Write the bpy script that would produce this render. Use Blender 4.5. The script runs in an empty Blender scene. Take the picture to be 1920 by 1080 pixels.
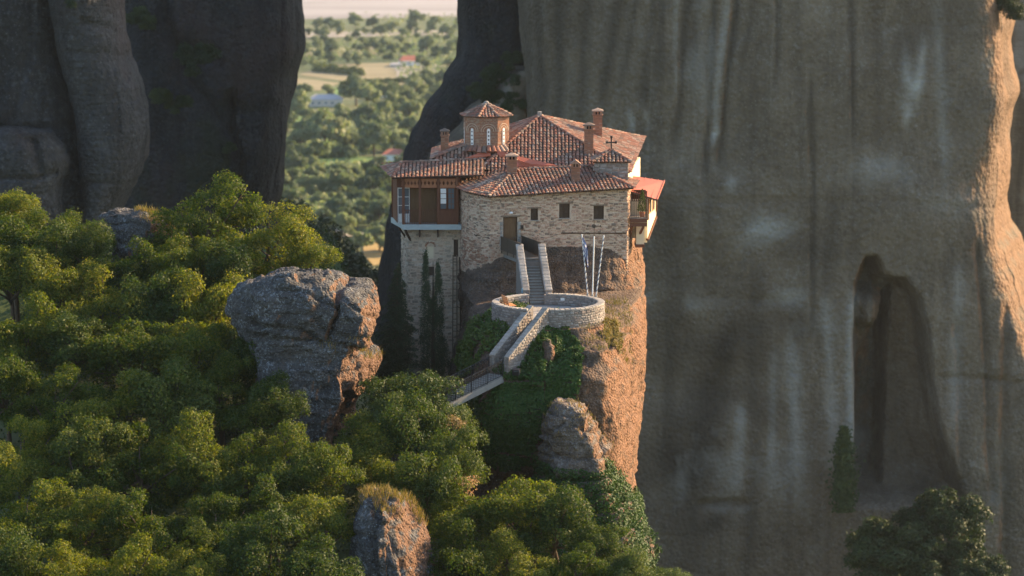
import bpy, math, random
import numpy as np
from mathutils import Matrix, Vector
random.seed(7); RNG = np.random.default_rng(7)
SC = bpy.context.scene; COL = SC.collection; R = math.radians

# ---------------------------------------------------------------- camera, sky, sun, exposure
PITCH = R(8.4); CAM = np.array([0.0, -220.0, 40.0]); F = 5333.333
cam_d = bpy.data.cameras.new('camera'); cam = bpy.data.objects.new('camera', cam_d); COL.objects.link(cam)
cam.location = CAM; cam.rotation_euler = (math.pi/2 - PITCH, 0, 0)
cam_d.lens = 100; cam_d.sensor_width = 36; cam_d.clip_start = 1; cam_d.clip_end = 20000
cam_d.dof.use_dof = True; cam_d.dof.focus_distance = 205; cam_d.dof.aperture_fstop = 0.38
SC.camera = cam
SUN_AZ, SUN_EL = R(60), R(24)          # clockwise from +Y (the view direction)
world = bpy.data.worlds.new('World'); SC.world = world; world.use_nodes = True
wn = world.node_tree; bg = wn.nodes['Background']
sky = wn.nodes.new('ShaderNodeTexSky'); sky.sky_type = 'NISHITA'; sky.sun_disc = False
sky.sun_elevation = SUN_EL; sky.sun_rotation = SUN_AZ; sky.air_density = 1.0; sky.dust_density = 1.5
wn.links.new(sky.outputs[0], bg.inputs[0]); bg.inputs[1].default_value = 0.125
sd = bpy.data.lights.new('sun', 'SUN'); sun = bpy.data.objects.new('sun', sd); COL.objects.link(sun)
sd.energy = 5.0; sd.angle = R(0.6); sd.color = (1.0, 0.69, 0.38)
sdir = Vector((math.sin(SUN_AZ)*math.cos(SUN_EL), math.cos(SUN_AZ)*math.cos(SUN_EL), math.sin(SUN_EL)))
sun.rotation_euler = sdir.to_track_quat('Z', 'Y').to_euler(); sun.location = (250, 190, 150)
SC.view_settings.view_transform = 'Standard'; SC.view_settings.look = 'None'
SC.view_settings.exposure = 1.38; SC.view_settings.gamma = 1; SC.view_settings.use_curve_mapping = False
SC.render.engine = 'CYCLES'; SC.cycles.use_denoising = True
SC.cycles.max_bounces = 6; SC.cycles.diffuse_bounces = 3; SC.cycles.transparent_max_bounces = 6
SC.cycles.volume_bounces = 0; SC.cycles.caustics_reflective = False; SC.cycles.caustics_refractive = False

# ---------------------------------------------------------------- geometry helpers
CF = np.array([0, math.cos(PITCH), -math.sin(PITCH)]); CU = np.array([0, math.sin(PITCH), math.cos(PITCH)])
def A(*p): return np.array(p, float)
def ray(px, py): return CF + (px-960)/F*A(1, 0, 0) + (540-py)/F*CU
def at(px, py, Y):
    d = ray(px, py); return CAM + d*((Y-CAM[1])/d[1])
def on_z(px, py, z):
    d = ray(px, py); return CAM + d*((z-CAM[2])/d[2])
def proj(P):
    q = np.asarray(P)-CAM; w = q@CF
    return 960+F*q[..., 0]/w, 540-F*(q@CU)/w
def on_line(px, py, a, b):                      # point on the vertical plane through a, b
    a = np.asarray(a); b = np.asarray(b); n = A(b[1]-a[1], -(b[0]-a[0]), 0); d = ray(px, py)
    t = ((a[0]-CAM[0])*n[0]+(a[1]-CAM[1])*n[1])/(d@n); return CAM+d*t
def sm(a, b, x): t = np.clip((x-a)/(b-a), 0, 1); return t*t*(3-2*t)
def unit(v): v = np.asarray(v, float); return v/(np.linalg.norm(v)+1e-12)
def _hash(i, j, k, s):
    h = (i*73856093) ^ (j*19349663) ^ (k*83492791) ^ (s*2654435761)
    h = h & 0xffffffff; h = ((h ^ (h >> 15))*2246822519) & 0xffffffff; h = ((h ^ (h >> 13))*3266489917) & 0xffffffff
    return ((h ^ (h >> 16)) & 0xffffff)/float(0xffffff)
def vnoise(p, s=0):
    p = np.asarray(p, float); i = np.floor(p).astype(np.int64); f = p-i; u = f*f*(3-2*f); r = 0
    for dx in (0, 1):
        for dy in (0, 1):
            for dz in (0, 1):
                w = (u[:, 0] if dx else 1-u[:, 0])*(u[:, 1] if dy else 1-u[:, 1])*(u[:, 2] if dz else 1-u[:, 2])
                r = r+w*_hash(i[:, 0]+dx, i[:, 1]+dy, i[:, 2]+dz, s)
    return r*2-1
def fbm(p, o=4, s=0):
    p = np.asarray(p, float); a = 1; r = 0; t = 0
    for k in range(o): r = r+a*vnoise(p, s+k*17); t += a; a *= .5; p = p*2.03+3.1
    return r/t
def in_poly(x, y, poly):
    x = np.asarray(x, float); y = np.asarray(y, float); c = np.zeros(x.shape, bool); n = len(poly)
    for i in range(n):
        x1, y1 = poly[i]; x2, y2 = poly[(i+1) % n]
        if y1 == y2: continue
        m = ((y1 > y) != (y2 > y)) & (x < (x2-x1)*(y-y1)/(y2-y1)+x1); c ^= m
    return c
def poly_dist(x, y, poly):
    d = np.full(np.shape(x), 1e9); n = len(poly)
    for i in range(n):
        a = A(*poly[i]); b = A(*poly[(i+1) % n]); e = b-a; L = e@e
        t = np.clip(((x-a[0])*e[0]+(y-a[1])*e[1])/L, 0, 1)
        d = np.minimum(d, np.hypot(x-a[0]-t*e[0], y-a[1]-t*e[1]))
    return d

# ---------------------------------------------------------------- object helpers
ORI = {}
def tag(o, label=None, cat=None, group=None, kind=None):
    for k, v in (('label', label), ('category', cat), ('group', group), ('kind', kind)):
        if v: o[k] = v
    return o
def link(o, parent=None, origin=None):
    COL.objects.link(o); origin = A(0, 0, 0) if origin is None else np.asarray(origin, float)
    if parent is not None: o.parent = parent; o.location = origin-ORI[parent.name]
    else: o.location = origin
    ORI[o.name] = origin; return o
def thing(name, label, cat, loc=(0, 0, 0), group=None):
    return tag(link(bpy.data.objects.new(name, None), None, loc), label, cat, group)
def mesh_np(name, V, Fa, mat=None, smooth=False):
    V = np.asarray(V, np.float32); me = bpy.data.meshes.new(name)
    if isinstance(Fa, np.ndarray):
        n, k = Fa.shape; me.vertices.add(len(V)); me.vertices.foreach_set('co', V.ravel())
        me.loops.add(n*k); me.loops.foreach_set('vertex_index', Fa.astype(np.int32).ravel())
        me.polygons.add(n); me.polygons.foreach_set('loop_start', np.arange(0, n*k, k, dtype=np.int32))
        me.update(calc_edges=True)
    else:
        me.from_pydata(V.tolist(), [], [list(map(int, f)) for f in Fa]); me.update()
    if smooth: me.polygons.foreach_set('use_smooth', np.ones(len(me.polygons), bool))
    if mat: me.materials.append(mat)
    return me
def obj(name, V, Fa, mat, parent=None, smooth=False, origin=None):
    if origin is None: origin = ORI[parent.name] if parent is not None else A(0, 0, 0)
    me = mesh_np(name, np.asarray(V)-np.asarray(origin), Fa, mat, smooth)
    return link(bpy.data.objects.new(name, me), parent, origin)
class MB:
    def __init__(s): s.v = []; s.f = []
    def add(s, V, Fs):
        n = len(s.v); s.v += [tuple(map(float, v)) for v in V]; s.f += [[i+n for i in f] for f in Fs]; return s
    def obox(s, c, ax, ay, az):
        c, ax, ay, az = map(np.asarray, (c, ax, ay, az))
        V = [c+i*ax+j*ay+k*az for k in (-1, 1) for j in (-1, 1) for i in (-1, 1)]
        return s.add(V, [(0, 2, 3, 1), (4, 5, 7, 6), (0, 1, 5, 4), (2, 6, 7, 3), (0, 4, 6, 2), (1, 3, 7, 5)])
    def box(s, x0, x1, y0, y1, z0, z1):
        return s.obox(A((x0+x1)/2, (y0+y1)/2, (z0+z1)/2), A((x1-x0)/2, 0, 0), A(0, (y1-y0)/2, 0), A(0, 0, (z1-z0)/2))
    def beam(s, p, q, w, h, up=(0, 0, 1)):
        p = np.asarray(p, float); q = np.asarray(q, float); d = unit(q-p); up = np.asarray(up, float)
        if abs(d@up) > .98: up = A(0, 1, 0)
        x = unit(np.cross(d, up)); z = np.cross(x, d)
        return s.obox((p+q)/2, x*w/2, (q-p)/2, z*h/2)
    def tube(s, pts, rad, n=6, cap=True):
        pts = [np.asarray(p, float) for p in pts]; V = []; m = len(pts)
        rad = [rad]*m if np.isscalar(rad) else rad
        ref = A(0, 0, 1) if abs(unit(pts[-1]-pts[0])[2]) < .9 else A(1, 0, 0)
        for i, p in enumerate(pts):
            d = unit(pts[min(i+1, m-1)]-pts[max(i-1, 0)]); x = unit(np.cross(d, ref)); y = np.cross(d, x)
            V += [p+rad[i]*(math.cos(a)*x+math.sin(a)*y) for a in np.arange(n)*2*math.pi/n]
        Fs = [(i*n+j, i*n+(j+1) % n, (i+1)*n+(j+1) % n, (i+1)*n+j) for i in range(m-1) for j in range(n)]
        if cap: Fs += [tuple(range(n))[::-1], tuple((m-1)*n+j for j in range(n))]
        return s.add(V, Fs)
    def prism(s, P, vec):
        P = [np.asarray(p, float) for p in P]; n = len(P); vec = np.asarray(vec, float)
        V = P+[p+vec for p in P]
        return s.add(V, [tuple(range(n))[::-1], tuple(range(n, 2*n))]+[(i, (i+1) % n, n+(i+1) % n, n+i) for i in range(n)])
    def build(s, name, mat, parent=None, smooth=False, origin=None):
        return obj(name, np.array(s.v), s.f, mat, parent, smooth, origin)
def box_part(name, mat, parent, *b): return MB().box(*b).build(name, mat, parent)
def beam_part(name, mat, parent, p, q, w, h, **k): return MB().beam(p, q, w, h, **k).build(name, mat, parent)

MESH = {}
def pieces(name, variants, T, mat, parent, rest, limit=300, score=None):
    """alike pieces: the LIMIT largest as objects that share mesh data, the others joined"""
    T = np.asarray(T)                                                    # n x 4 x 4
    n = len(T); var = RNG.integers(0, len(variants), n)
    sc = np.abs(np.linalg.det(T[:, :3, :3])) if score is None else np.asarray(score)
    order = np.argsort(-sc)
    for i in order[:limit]:
        key = (name, int(var[i]), mat.name, id(variants))
        if key not in MESH: MESH[key] = mesh_np(name, variants[var[i]][0], variants[var[i]][1], mat)
        o = bpy.data.objects.new(name, MESH[key]); COL.objects.link(o)
        M = T[i].copy(); M[:3, 3] -= ORI[parent.name]
        o.parent = parent; o.matrix_basis = Matrix(M.tolist()); ORI[o.name] = T[i][:3, 3]
    left = order[limit:]
    if len(left):
        V = []; Fs = []; off = 0
        for k, (v, f) in enumerate(variants):
            for i in left[var[left] == k]:
                V.append(np.asarray(v)@T[i][:3, :3].T+T[i][:3, 3]); Fs += [[a+off for a in q] for q in f]; off += len(v)
        o = obj(rest, np.concatenate(V), Fs, mat, parent); o['kind'] = 'stuff'
def frame(o, x, y, z):
    M = np.eye(4); M[:3, 0] = x; M[:3, 1] = y; M[:3, 2] = z; M[:3, 3] = o; return M

# ---------------------------------------------------------------- material helpers
class NT:
    def __init__(s, name):
        s.m = bpy.data.materials.new(name); s.m.use_nodes = True; s.t = s.m.node_tree
        s.p = s.t.nodes['Principled BSDF']; s.out = s.t.nodes['Material Output']; s.p.inputs['Specular IOR Level'].default_value = .25
    def n(s, t, **k):
        x = s.t.nodes.new('ShaderNode'+t)
        for a, b in k.items():
            if hasattr(x, a): setattr(x, a, b)
        return x
    def l(s, a, b): s.t.links.new(a, b)
    def pos(s, scale=(1, 1, 1), rot=(0, 0, 0)):
        g = s.n('NewGeometry'); m = s.n('Mapping'); m.inputs['Scale'].default_value = scale; m.inputs['Rotation'].default_value = rot
        s.l(g.outputs['Position'], m.inputs['Vector']); return m.outputs[0]
    def noise(s, vec, scale, detail=5, rough=.55, dist=0):
        x = s.n('TexNoise'); x.inputs['Scale'].default_value = scale; x.inputs['Detail'].default_value = detail
        x.inputs['Roughness'].default_value = rough; x.inputs['Distortion'].default_value = dist
        s.l(vec, x.inputs['Vector']); return x.outputs['Fac']
    def vor(s, vec, scale, feature='F1', out='Distance'):
        x = s.n('TexVoronoi'); x.feature = feature; x.inputs['Scale'].default_value = scale; s.l(vec, x.inputs['Vector']); return x.outputs[out]
    def ramp(s, fac, stops, interp='LINEAR'):
        x = s.n('ValToRGB'); x.color_ramp.interpolation = interp; e = x.color_ramp.elements
        for i, (p, c) in enumerate(stops):
            q = e[i] if i < 2 else e.new(p)
            q.position = p; q.color = (*c, 1) if not np.isscalar(c) else (c, c, c, 1)
        s.l(fac, x.inputs[0]); return x.outputs[0]
    def mix(s, fac, a, b, mode='MIX'):
        x = s.n('Mix', data_type='RGBA', blend_type=mode)
        for v, i in ((fac, 0), (a, 6), (b, 7)):
            if hasattr(v, 'is_output'): s.l(v, x.inputs[i])
            else: x.inputs[i].default_value = v if i == 0 else (*v, 1)
        return x.outputs[2]
    def math(s, op, a, b=0.0):
        x = s.n('Math', operation=op)
        for v, i in ((a, 0), (b, 1)):
            if hasattr(v, 'is_output'): s.l(v, x.inputs[i])
            else: x.inputs[i].default_value = v
        return x.outputs[0]
    def rnd(s):
        o = s.n('ObjectInfo'); g = s.n('NewGeometry')
        return s.math('FRACT', s.math('ADD', o.outputs['Random'], g.outputs['Random Per Island']))
    def col(s, c, rough=.85):
        if hasattr(c, 'is_output'): s.l(c, s.p.inputs['Base Color'])
        else: s.p.inputs['Base Color'].default_value = (*c, 1)
        s.p.inputs['Roughness'].default_value = rough
    def bump(s, h, strength=.5, dist=.1):
        b = s.n('Bump'); b.inputs['Strength'].default_value = strength; b.inputs['Distance'].default_value = dist
        s.l(h, b.inputs['Height']); s.l(b.outputs[0], s.p.inputs['Normal'])

def plain(name, c, rough=.7, var=.25, scale=6, metal=0):
    t = NT(name); v = t.pos(); f = t.noise(v, scale)
    t.col(t.mix(f, tuple(x*(1-var) for x in c), tuple(min(1, x*(1+var)) for x in c)), rough); t.p.inputs['Metallic'].default_value = metal
    t.bump(f, .15, .03); return t.m
def stone_mat(name, stops, var=.5, stain=.45):
    t = NT(name); v = t.pos(); c = t.ramp(t.rnd(), stops, 'CONSTANT' if len(stops) > 6 else 'LINEAR')
    f = t.noise(v, 7, 6, .65); c = t.mix(t.math('MULTIPLY', t.ramp(f, [(.35, 0.), (.75, 1.)]), var), c, (.13, .105, .085))
    c = t.mix(t.math('MULTIPLY', t.ramp(t.noise(v, .8, 5, .65, .4), [(.48, 0.), (.66, 1.)]), stain), c, (.15, .13, .105))
    t.col(c, .9); t.bump(t.noise(v, 22, 4, .7), .5, .05); return t.m
def wood_mat(name, c):
    t = NT(name); v = t.pos((9, 9, 1.2)); f = t.noise(v, 1.6, 5, .6, .4)
    t.col(t.mix(f, tuple(x*.55 for x in c), tuple(x*1.35 for x in c)), .65); t.bump(f, .2, .02); return t.m
def leaf_mat(name, stops, trans=.35, tw=(1.0, 1.0, .5)):
    t = NT(name); c = t.ramp(t.rnd(), stops); oi = t.n('ObjectInfo')
    hs = t.n('HueSaturation'); hs.inputs['Saturation'].default_value = 1.0
    t.l(t.math('ADD', t.math('MULTIPLY', oi.outputs['Random'], .7), .65), hs.inputs['Value']); t.l(c, hs.inputs['Color'])
    t.l(t.math('ADD', t.math('MULTIPLY', oi.outputs['Random'], -.05), .52), hs.inputs['Hue'])
    t.col(hs.outputs[0], .6); tr = t.n('BsdfTranslucent'); mx = t.n('MixShader')
    t.l(t.mix(1.0, hs.outputs[0], tw, 'MULTIPLY'), tr.inputs[0]); mx.inputs[0].default_value = trans
    t.l(t.p.outputs[0], mx.inputs[1]); t.l(tr.outputs[0], mx.inputs[2]); t.l(mx.outputs[0], t.out.inputs[0]); return t.m
def rock_mat(name, dark, mid, light, lichen=None, scale=1.0, streak=None, lich_amt=.5, bump=.6, strata=0.0, speck=0.0, patches=(), sun_tint=None, stain=None):
    t = NT(name); v = t.pos((scale,)*3); big = t.noise(v, .35, 6, .6, .3); fine = t.noise(v, 3.2, 7, .68)
    c = t.ramp(t.math('ADD', t.math('MULTIPLY', big, .55), t.math('MULTIPLY', fine, .45)), [(.33, dark), (.5, mid), (.68, light)])
    h = t.math('ADD', t.math('MULTIPLY', big, 1.2), fine)
    if streak:                                    # dark water streaks that run down the face
        sv = t.pos((streak[0], streak[0], streak[1])); s1 = t.noise(sv, 1, 6, .6, .5)
        c = t.mix(t.math('MULTIPLY', t.ramp(s1, [(.46, 0.), (.62, 1.)]), streak[2]), c, streak[3])
        sv2 = t.pos((streak[0]*1.7, streak[0]*1.7, streak[1]*2.6)); s2 = t.noise(sv2, 1, 5, .6, .8)
        c = t.mix(t.math('MULTIPLY', t.ramp(s2, [(.58, 0.), (.74, 1.)]), streak[2]*.75), c, streak[4])
        h = t.math('ADD', h, t.math('MULTIPLY', s1, .8))
    if strata:
        st = t.noise(t.pos((.12, .12, 2.2)), 1, 4, .6, .2); c = t.mix(t.math('MULTIPLY', t.ramp(st, [(.5, 0.), (.64, 1.)]), strata), c, dark)
        h = t.math('ADD', h, t.math('MULTIPLY', st, 1.0))
    if lichen:
        l1 = t.noise(v, 4.5, 8, .75); l2 = t.noise(v, .7, 4, .6)
        m = t.math('MULTIPLY', t.ramp(l1, [(.52, 0.), (.6, 1.)]), t.ramp(l2, [(.4, 0.), (.6, 1.)]))
        c = t.mix(t.math('MULTIPLY', m, lich_amt), c, lichen)
        l3 = t.vor(v, 6.0); c = t.mix(t.math('MULTIPLY', t.ramp(l3, [(.10, 1.), (.2, 0.)]), lich_amt), c, tuple(min(1, x*1.3) for x in lichen))
    if speck:                                     # pebbles of the conglomerate
        p = t.vor(v, 5.5, 'F1', 'Color'); pd = t.vor(v, 5.5)
        c = t.mix(t.math('MULTIPLY', t.ramp(pd, [(.25, 1.), (.5, 0.)]), speck), c, t.ramp(p, [(.2, dark), (.5, mid), (.85, light)]))
        h = t.math('ADD', h, t.math('MULTIPLY', pd, -.8))
    if sun_tint:                                      # sunlit look painted in: flanks on the sunny side turn lighter orange, lichen-free
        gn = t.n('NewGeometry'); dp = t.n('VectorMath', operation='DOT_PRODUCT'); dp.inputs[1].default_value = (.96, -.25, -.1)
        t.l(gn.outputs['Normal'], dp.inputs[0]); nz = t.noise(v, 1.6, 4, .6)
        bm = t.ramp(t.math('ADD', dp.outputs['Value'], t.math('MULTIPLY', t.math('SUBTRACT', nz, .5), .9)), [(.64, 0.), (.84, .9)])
        c = t.mix(bm, c, t.ramp(fine, [(.35, sun_tint[0]), (.65, sun_tint[1])]))
    if stain:
        at_ = t.n('Attribute'); at_.attribute_name = 'stain'; br = t.math('ADD', .55, t.math('MULTIPLY', fine, .9))
        c = t.mix(t.ramp(t.math('MULTIPLY', at_.outputs['Fac'], br), [(.0, 0.), (1., 1.)]), c, stain[0])
        c = t.mix(t.ramp(t.math('MULTIPLY', t.math('MULTIPLY', at_.outputs['Fac'], -1.0), br), [(.0, 0.), (1., 1.)]), c, stain[1])
    for (amt, col, sc, lo, hi) in patches:
        c = t.mix(t.math('MULTIPLY', t.ramp(t.noise(v, sc, 4, .6, .5), [(lo, 0.), (hi, 1.)]), amt), c, col)
    t.col(c, .92); t.bump(h, bump, .25/scale); return t.m

# ---------------------------------------------------------------- materials
M = {}
M['stone'] = stone_mat('wall_stone', [(0, (.56, .385, .27)), (.2, (.68, .505, .375)), (.4, (.42, .26, .175)), (.55, (.64, .43, .315)), (.68, (.29, .215, .16)), (.82, (.60, .37, .26)), (1, (.70, .56, .44))], .6, .3)
M['tower_stone'] = stone_mat('tower_stone', [(0, (.58, .47, .35)), (.3, (.72, .60, .46)), (.5, (.36, .285, .215)), (.75, (.66, .47, .335)), (1, (.74, .65, .53))], .55)
M['terrace_stone'] = stone_mat('terrace_stone', [(0, (.27, .25, .23)), (.3, (.40, .37, .34)), (.5, (.20, .18, .17)), (.75, (.33, .27, .235)), (1, (.46, .44, .42))], .45)
M['mortar'] = plain('mortar', (.58, .45, .335), .95, .25, 5); M['drum_mortar'] = plain('drum_mortar', (.46, .35, .26), .95, .25, 5)
M['grey_mortar'] = plain('grey_mortar', (.24, .21, .185), .95, .3, 5)
M['cap'] = stone_mat('cap_stone', [(0, (.38, .35, .31)), (.5, (.46, .43, .385)), (1, (.31, .29, .26))], .5)
M['step'] = stone_mat('step_stone', [(0, (.32, .33, .31)), (.5, (.38, .39, .36)), (1, (.28, .30, .29))], .35)
M['paving'] = plain('paving', (.24, .235, .225), .9, .25, 4)
M['brick'] = stone_mat('brick', [(0, (.34, .145, .08)), (.4, (.41, .19, .11)), (.7, (.27, .125, .08)), (1, (.46, .29, .20))], .45)
def drum_mat():
    t = NT('drum_brick'); g = t.n('TexCoord'); b = t.n('TexBrick'); b.inputs['Scale'].default_value = 1
    mp = t.n('Mapping'); t.l(g.outputs['UV'], mp.inputs[0]); t.l(mp.outputs[0], b.inputs['Vector'])
    b.inputs['Color1'].default_value = (.36, .19, .12, 1); b.inputs['Color2'].default_value = (.46, .28, .19, 1); b.inputs['Mortar'].default_value = (.52, .43, .34, 1)
    b.inputs['Mortar Size'].default_value = .018; b.inputs['Brick Width'].default_value = .3; b.inputs['Row Height'].default_value = .1
    f = t.noise(t.pos(), 3, 5); t.col(t.mix(t.math('MULTIPLY', t.ramp(f, [(.45, 0.), (.65, 1.)]), .6), b.outputs[0], (.42, .35, .28)), .9)
    t.bump(b.outputs['Fac'], -.4, .03); return t.m
M['tile'] = stone_mat('roof_tile', [(0, (.36, .14, .09)), (.2, (.44, .21, .14)), (.38, (.27, .125, .085)), (.55, (.41, .24, .17)), (.7, (.21, .15, .12)), (.84, (.46, .33, .255)), (1, (.45, .22, .145))], .75)
M['under_tile'] = plain('under_tile', (.065, .038, .028), .95, .4, 3)
M['red_metal'] = plain('red_metal', (.44, .13, .075), .5, .15, 2)
M['wood'] = wood_mat('brown_wood', (.155, .062, .034)); M['door'] = wood_mat('door_wood', (.165, .092, .045)); M['dark_wood'] = wood_mat('dark_wood', (.075, .045, .03))
M['bench'] = wood_mat('bench_wood', (.55, .27, .12)); M['shutter'] = wood_mat('shutter_wood', (.085, .055, .035)); M['old_wood'] = wood_mat('old_wood', (.21, .155, .11))
M['frieze'] = wood_mat('frieze_wood', (.36, .15, .075)); M['pole_band'] = plain('pole_band', (.30, .34, .44), .7, .1)
M['slab'] = plain('balcony_slab', (.40, .45, .45), .85, .2, 3)
M['white'] = plain('white_paint', (.78, .77, .74), .6, .06); M['plaster'] = plain('yellow_plaster', (.70, .60, .42), .9, .12, 2)
M['black'] = plain('black_metal', (.018, .018, .02), .45, .2, 5); M['rust'] = plain('brown_metal', (.075, .055, .04), .6, .25, 5)
M['dark'] = plain('dark_interior', (.012, .012, .013), .9, .2)
t = NT('window_glass'); t.col((.10, .12, .14), .08); t.p.inputs['Specular IOR Level'].default_value = .6; M['glass'] = t.m
M['pot'] = plain('terracotta_pot', (.42, .17, .09), .8, .15)
M['blue'] = plain('flag_blue', (.05, .10, .36), .8, .1); M['bark'] = plain('bark', (.09, .065, .045), .95, .4, 5)
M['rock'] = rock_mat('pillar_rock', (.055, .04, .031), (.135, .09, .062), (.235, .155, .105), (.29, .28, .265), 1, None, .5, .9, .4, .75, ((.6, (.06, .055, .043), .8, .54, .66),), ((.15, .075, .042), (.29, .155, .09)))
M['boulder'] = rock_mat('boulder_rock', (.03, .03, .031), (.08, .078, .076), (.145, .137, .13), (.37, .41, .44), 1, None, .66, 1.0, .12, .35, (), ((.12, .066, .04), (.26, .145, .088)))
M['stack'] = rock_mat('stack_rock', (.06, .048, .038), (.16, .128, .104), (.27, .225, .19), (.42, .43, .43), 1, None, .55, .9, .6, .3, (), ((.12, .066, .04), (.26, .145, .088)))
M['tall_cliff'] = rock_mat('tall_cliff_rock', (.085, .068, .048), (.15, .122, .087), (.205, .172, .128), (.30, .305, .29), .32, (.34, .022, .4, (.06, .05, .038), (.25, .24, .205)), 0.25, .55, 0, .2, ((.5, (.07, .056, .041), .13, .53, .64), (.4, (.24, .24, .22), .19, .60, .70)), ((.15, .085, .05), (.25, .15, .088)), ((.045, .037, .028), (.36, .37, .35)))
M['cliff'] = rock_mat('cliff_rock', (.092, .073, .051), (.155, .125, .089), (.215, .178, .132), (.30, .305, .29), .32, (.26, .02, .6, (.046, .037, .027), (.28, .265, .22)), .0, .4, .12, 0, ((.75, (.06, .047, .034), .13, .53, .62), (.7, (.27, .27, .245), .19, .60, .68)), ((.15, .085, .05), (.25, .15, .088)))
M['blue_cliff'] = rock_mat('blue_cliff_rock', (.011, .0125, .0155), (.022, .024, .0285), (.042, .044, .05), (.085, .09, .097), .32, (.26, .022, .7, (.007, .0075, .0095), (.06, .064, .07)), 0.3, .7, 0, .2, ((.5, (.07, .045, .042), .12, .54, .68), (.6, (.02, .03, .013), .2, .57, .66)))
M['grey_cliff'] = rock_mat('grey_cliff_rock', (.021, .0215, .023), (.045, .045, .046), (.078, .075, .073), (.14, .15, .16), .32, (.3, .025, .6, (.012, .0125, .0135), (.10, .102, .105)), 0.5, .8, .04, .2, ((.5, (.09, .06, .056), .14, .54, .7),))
M['oak'] = leaf_mat('oak_leaf', [(0, (.036, .072, .010)), (.5, (.08, .122, .016)), (1, (.17, .178, .026))], .48, (1.38, 1.38, .33))
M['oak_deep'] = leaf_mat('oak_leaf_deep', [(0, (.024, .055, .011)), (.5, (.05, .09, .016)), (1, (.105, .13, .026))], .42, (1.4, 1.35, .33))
M['olive'] = leaf_mat('olive_leaf', [(0, (.045, .082, .022)), (.5, (.075, .118, .03)), (1, (.12, .145, .042))], .36, (1.2, 1.2, .4))
M['ivy'] = leaf_mat('ivy_leaf', [(0, (.03, .078, .016)), (.6, (.06, .125, .024)), (1, (.10, .155, .034))], .25)
M['conifer'] = leaf_mat('conifer_needle', [(0, (.036, .06, .03)), (.6, (.062, .092, .042)), (1, (.11, .13, .06))], .18)
M['valley_leaf'] = leaf_mat('valley_leaf', [(0, (.10, .15, .078)), (.5, (.165, .215, .11)), (1, (.26, .275, .14))], .4, (1.0, 1.12, .65))
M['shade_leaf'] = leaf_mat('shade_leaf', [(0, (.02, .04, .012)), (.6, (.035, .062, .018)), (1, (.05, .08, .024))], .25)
M['blossom'] = leaf_mat('dry_blossom', [(0, (.40, .22, .11)), (.5, (.52, .33, .18)), (1, (.60, .46, .30))], .3)
M['grass'] = leaf_mat('grass_blade', [(0, (.10, .11, .025)), (.5, (.19, .16, .04)), (1, (.34, .24, .10))], .35)
# ================================================================ land: terrain, cliffs, the rock pillar
def crom(P, n):                                  # closed Catmull-Rom, n samples per control interval
    P = np.asarray(P, float); k = len(P); t = np.arange(n)/n; out = []
    for i in range(k):
        a, b, c, d = P[i-1], P[i], P[(i+1) % k], P[(i+2) % k]
        tt = t[:, None]
        out.append(.5*(2*b+(c-a)*tt+(2*a-5*b+4*c-d)*tt**2+(3*b-a-3*c+d)*tt**3))
    return np.concatenate(out)
LOFT = {}
def loft(name, levels, mat, res=.4, nper=20, amp=(.5, 3.0, 4), disp=None, kind=None, parent=None, origin=None, fine=(.1, .8), seed=1, capz=.0, smooth_z=True):
    """closed plan outlines at falling heights -> one displaced rock surface (top closed)"""
    L = [(z, crom(P, nper)) for z, P in levels]; rows = []
    for i in range(len(L)-1):
        (z0, a), (z1, b) = L[i], L[i+1]
        steps = max(2, int(math.ceil(max(abs(z1-z0), np.percentile(np.linalg.norm(a-b, axis=1), 80))/res)))
        for k in range(steps):
            t = k/steps; e = t*t*(3-2*t) if smooth_z else t
            rows.append((z0+(z1-z0)*t, a+(b-a)*e))
    rows.append((L[-1][0], L[-1][1]))
    nr, nc = len(rows), len(rows[0][1])
    top = rows[0][1]; cen = top.mean(0); caps = [(rows[0][0]+capz*(1-s*s), cen+(top-cen)*s) for s in (.08, .3, .5, .68, .83, .94)]
    rows = caps+rows; nr = len(rows)
    G = np.zeros((nr, nc, 3))
    for i, (z, p) in enumerate(rows): G[i, :, :2] = p; G[i, :, 2] = z
    du = np.roll(G, -1, 1)-np.roll(G, 1, 1); dv = np.gradient(G, axis=0)
    N = np.cross(du, -dv); N /= np.linalg.norm(N, axis=2, keepdims=True)+1e-9
    P = G.reshape(-1, 3); Nf = N.reshape(-1, 3)
    out = P[:, :2]-np.repeat(np.array([p.mean(0) for _, p in rows]), nc, 0)
    flip = np.sign(np.mean(np.sum(Nf[:, :2]*out, 1))) or 1
    Nf = Nf*flip
    d = amp[0]*fbm(P/amp[1], amp[2], seed)+fine[0]*fbm(P/fine[1], 3, seed+5)
    Q = P+Nf*d[:, None]
    if disp is not None: Q = disp(Q, P, Nf)
    idx = np.arange(nr*nc).reshape(nr, nc); a = idx[:-1]; b = idx[1:]
    Fq = np.stack([a, b, np.roll(b, -1, 1), np.roll(a, -1, 1)], -1).reshape(-1, 4)
    tn = np.cross(Q[Fq[:, 2]]-Q[Fq[:, 0]], Q[Fq[:, 3]]-Q[Fq[:, 1]])
    if np.sum(tn*Nf[Fq[:, 0]]) < 0: Fq = Fq[:, ::-1]
    c = len(Q); Q = np.vstack([Q, Q[:nc].mean(0)])
    o = obj(name, Q, np.ascontiguousarray(Fq), mat, parent, True, origin)
    if kind: o['kind'] = kind
    LOFT[o.name] = (Q, Fq); return o
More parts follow.
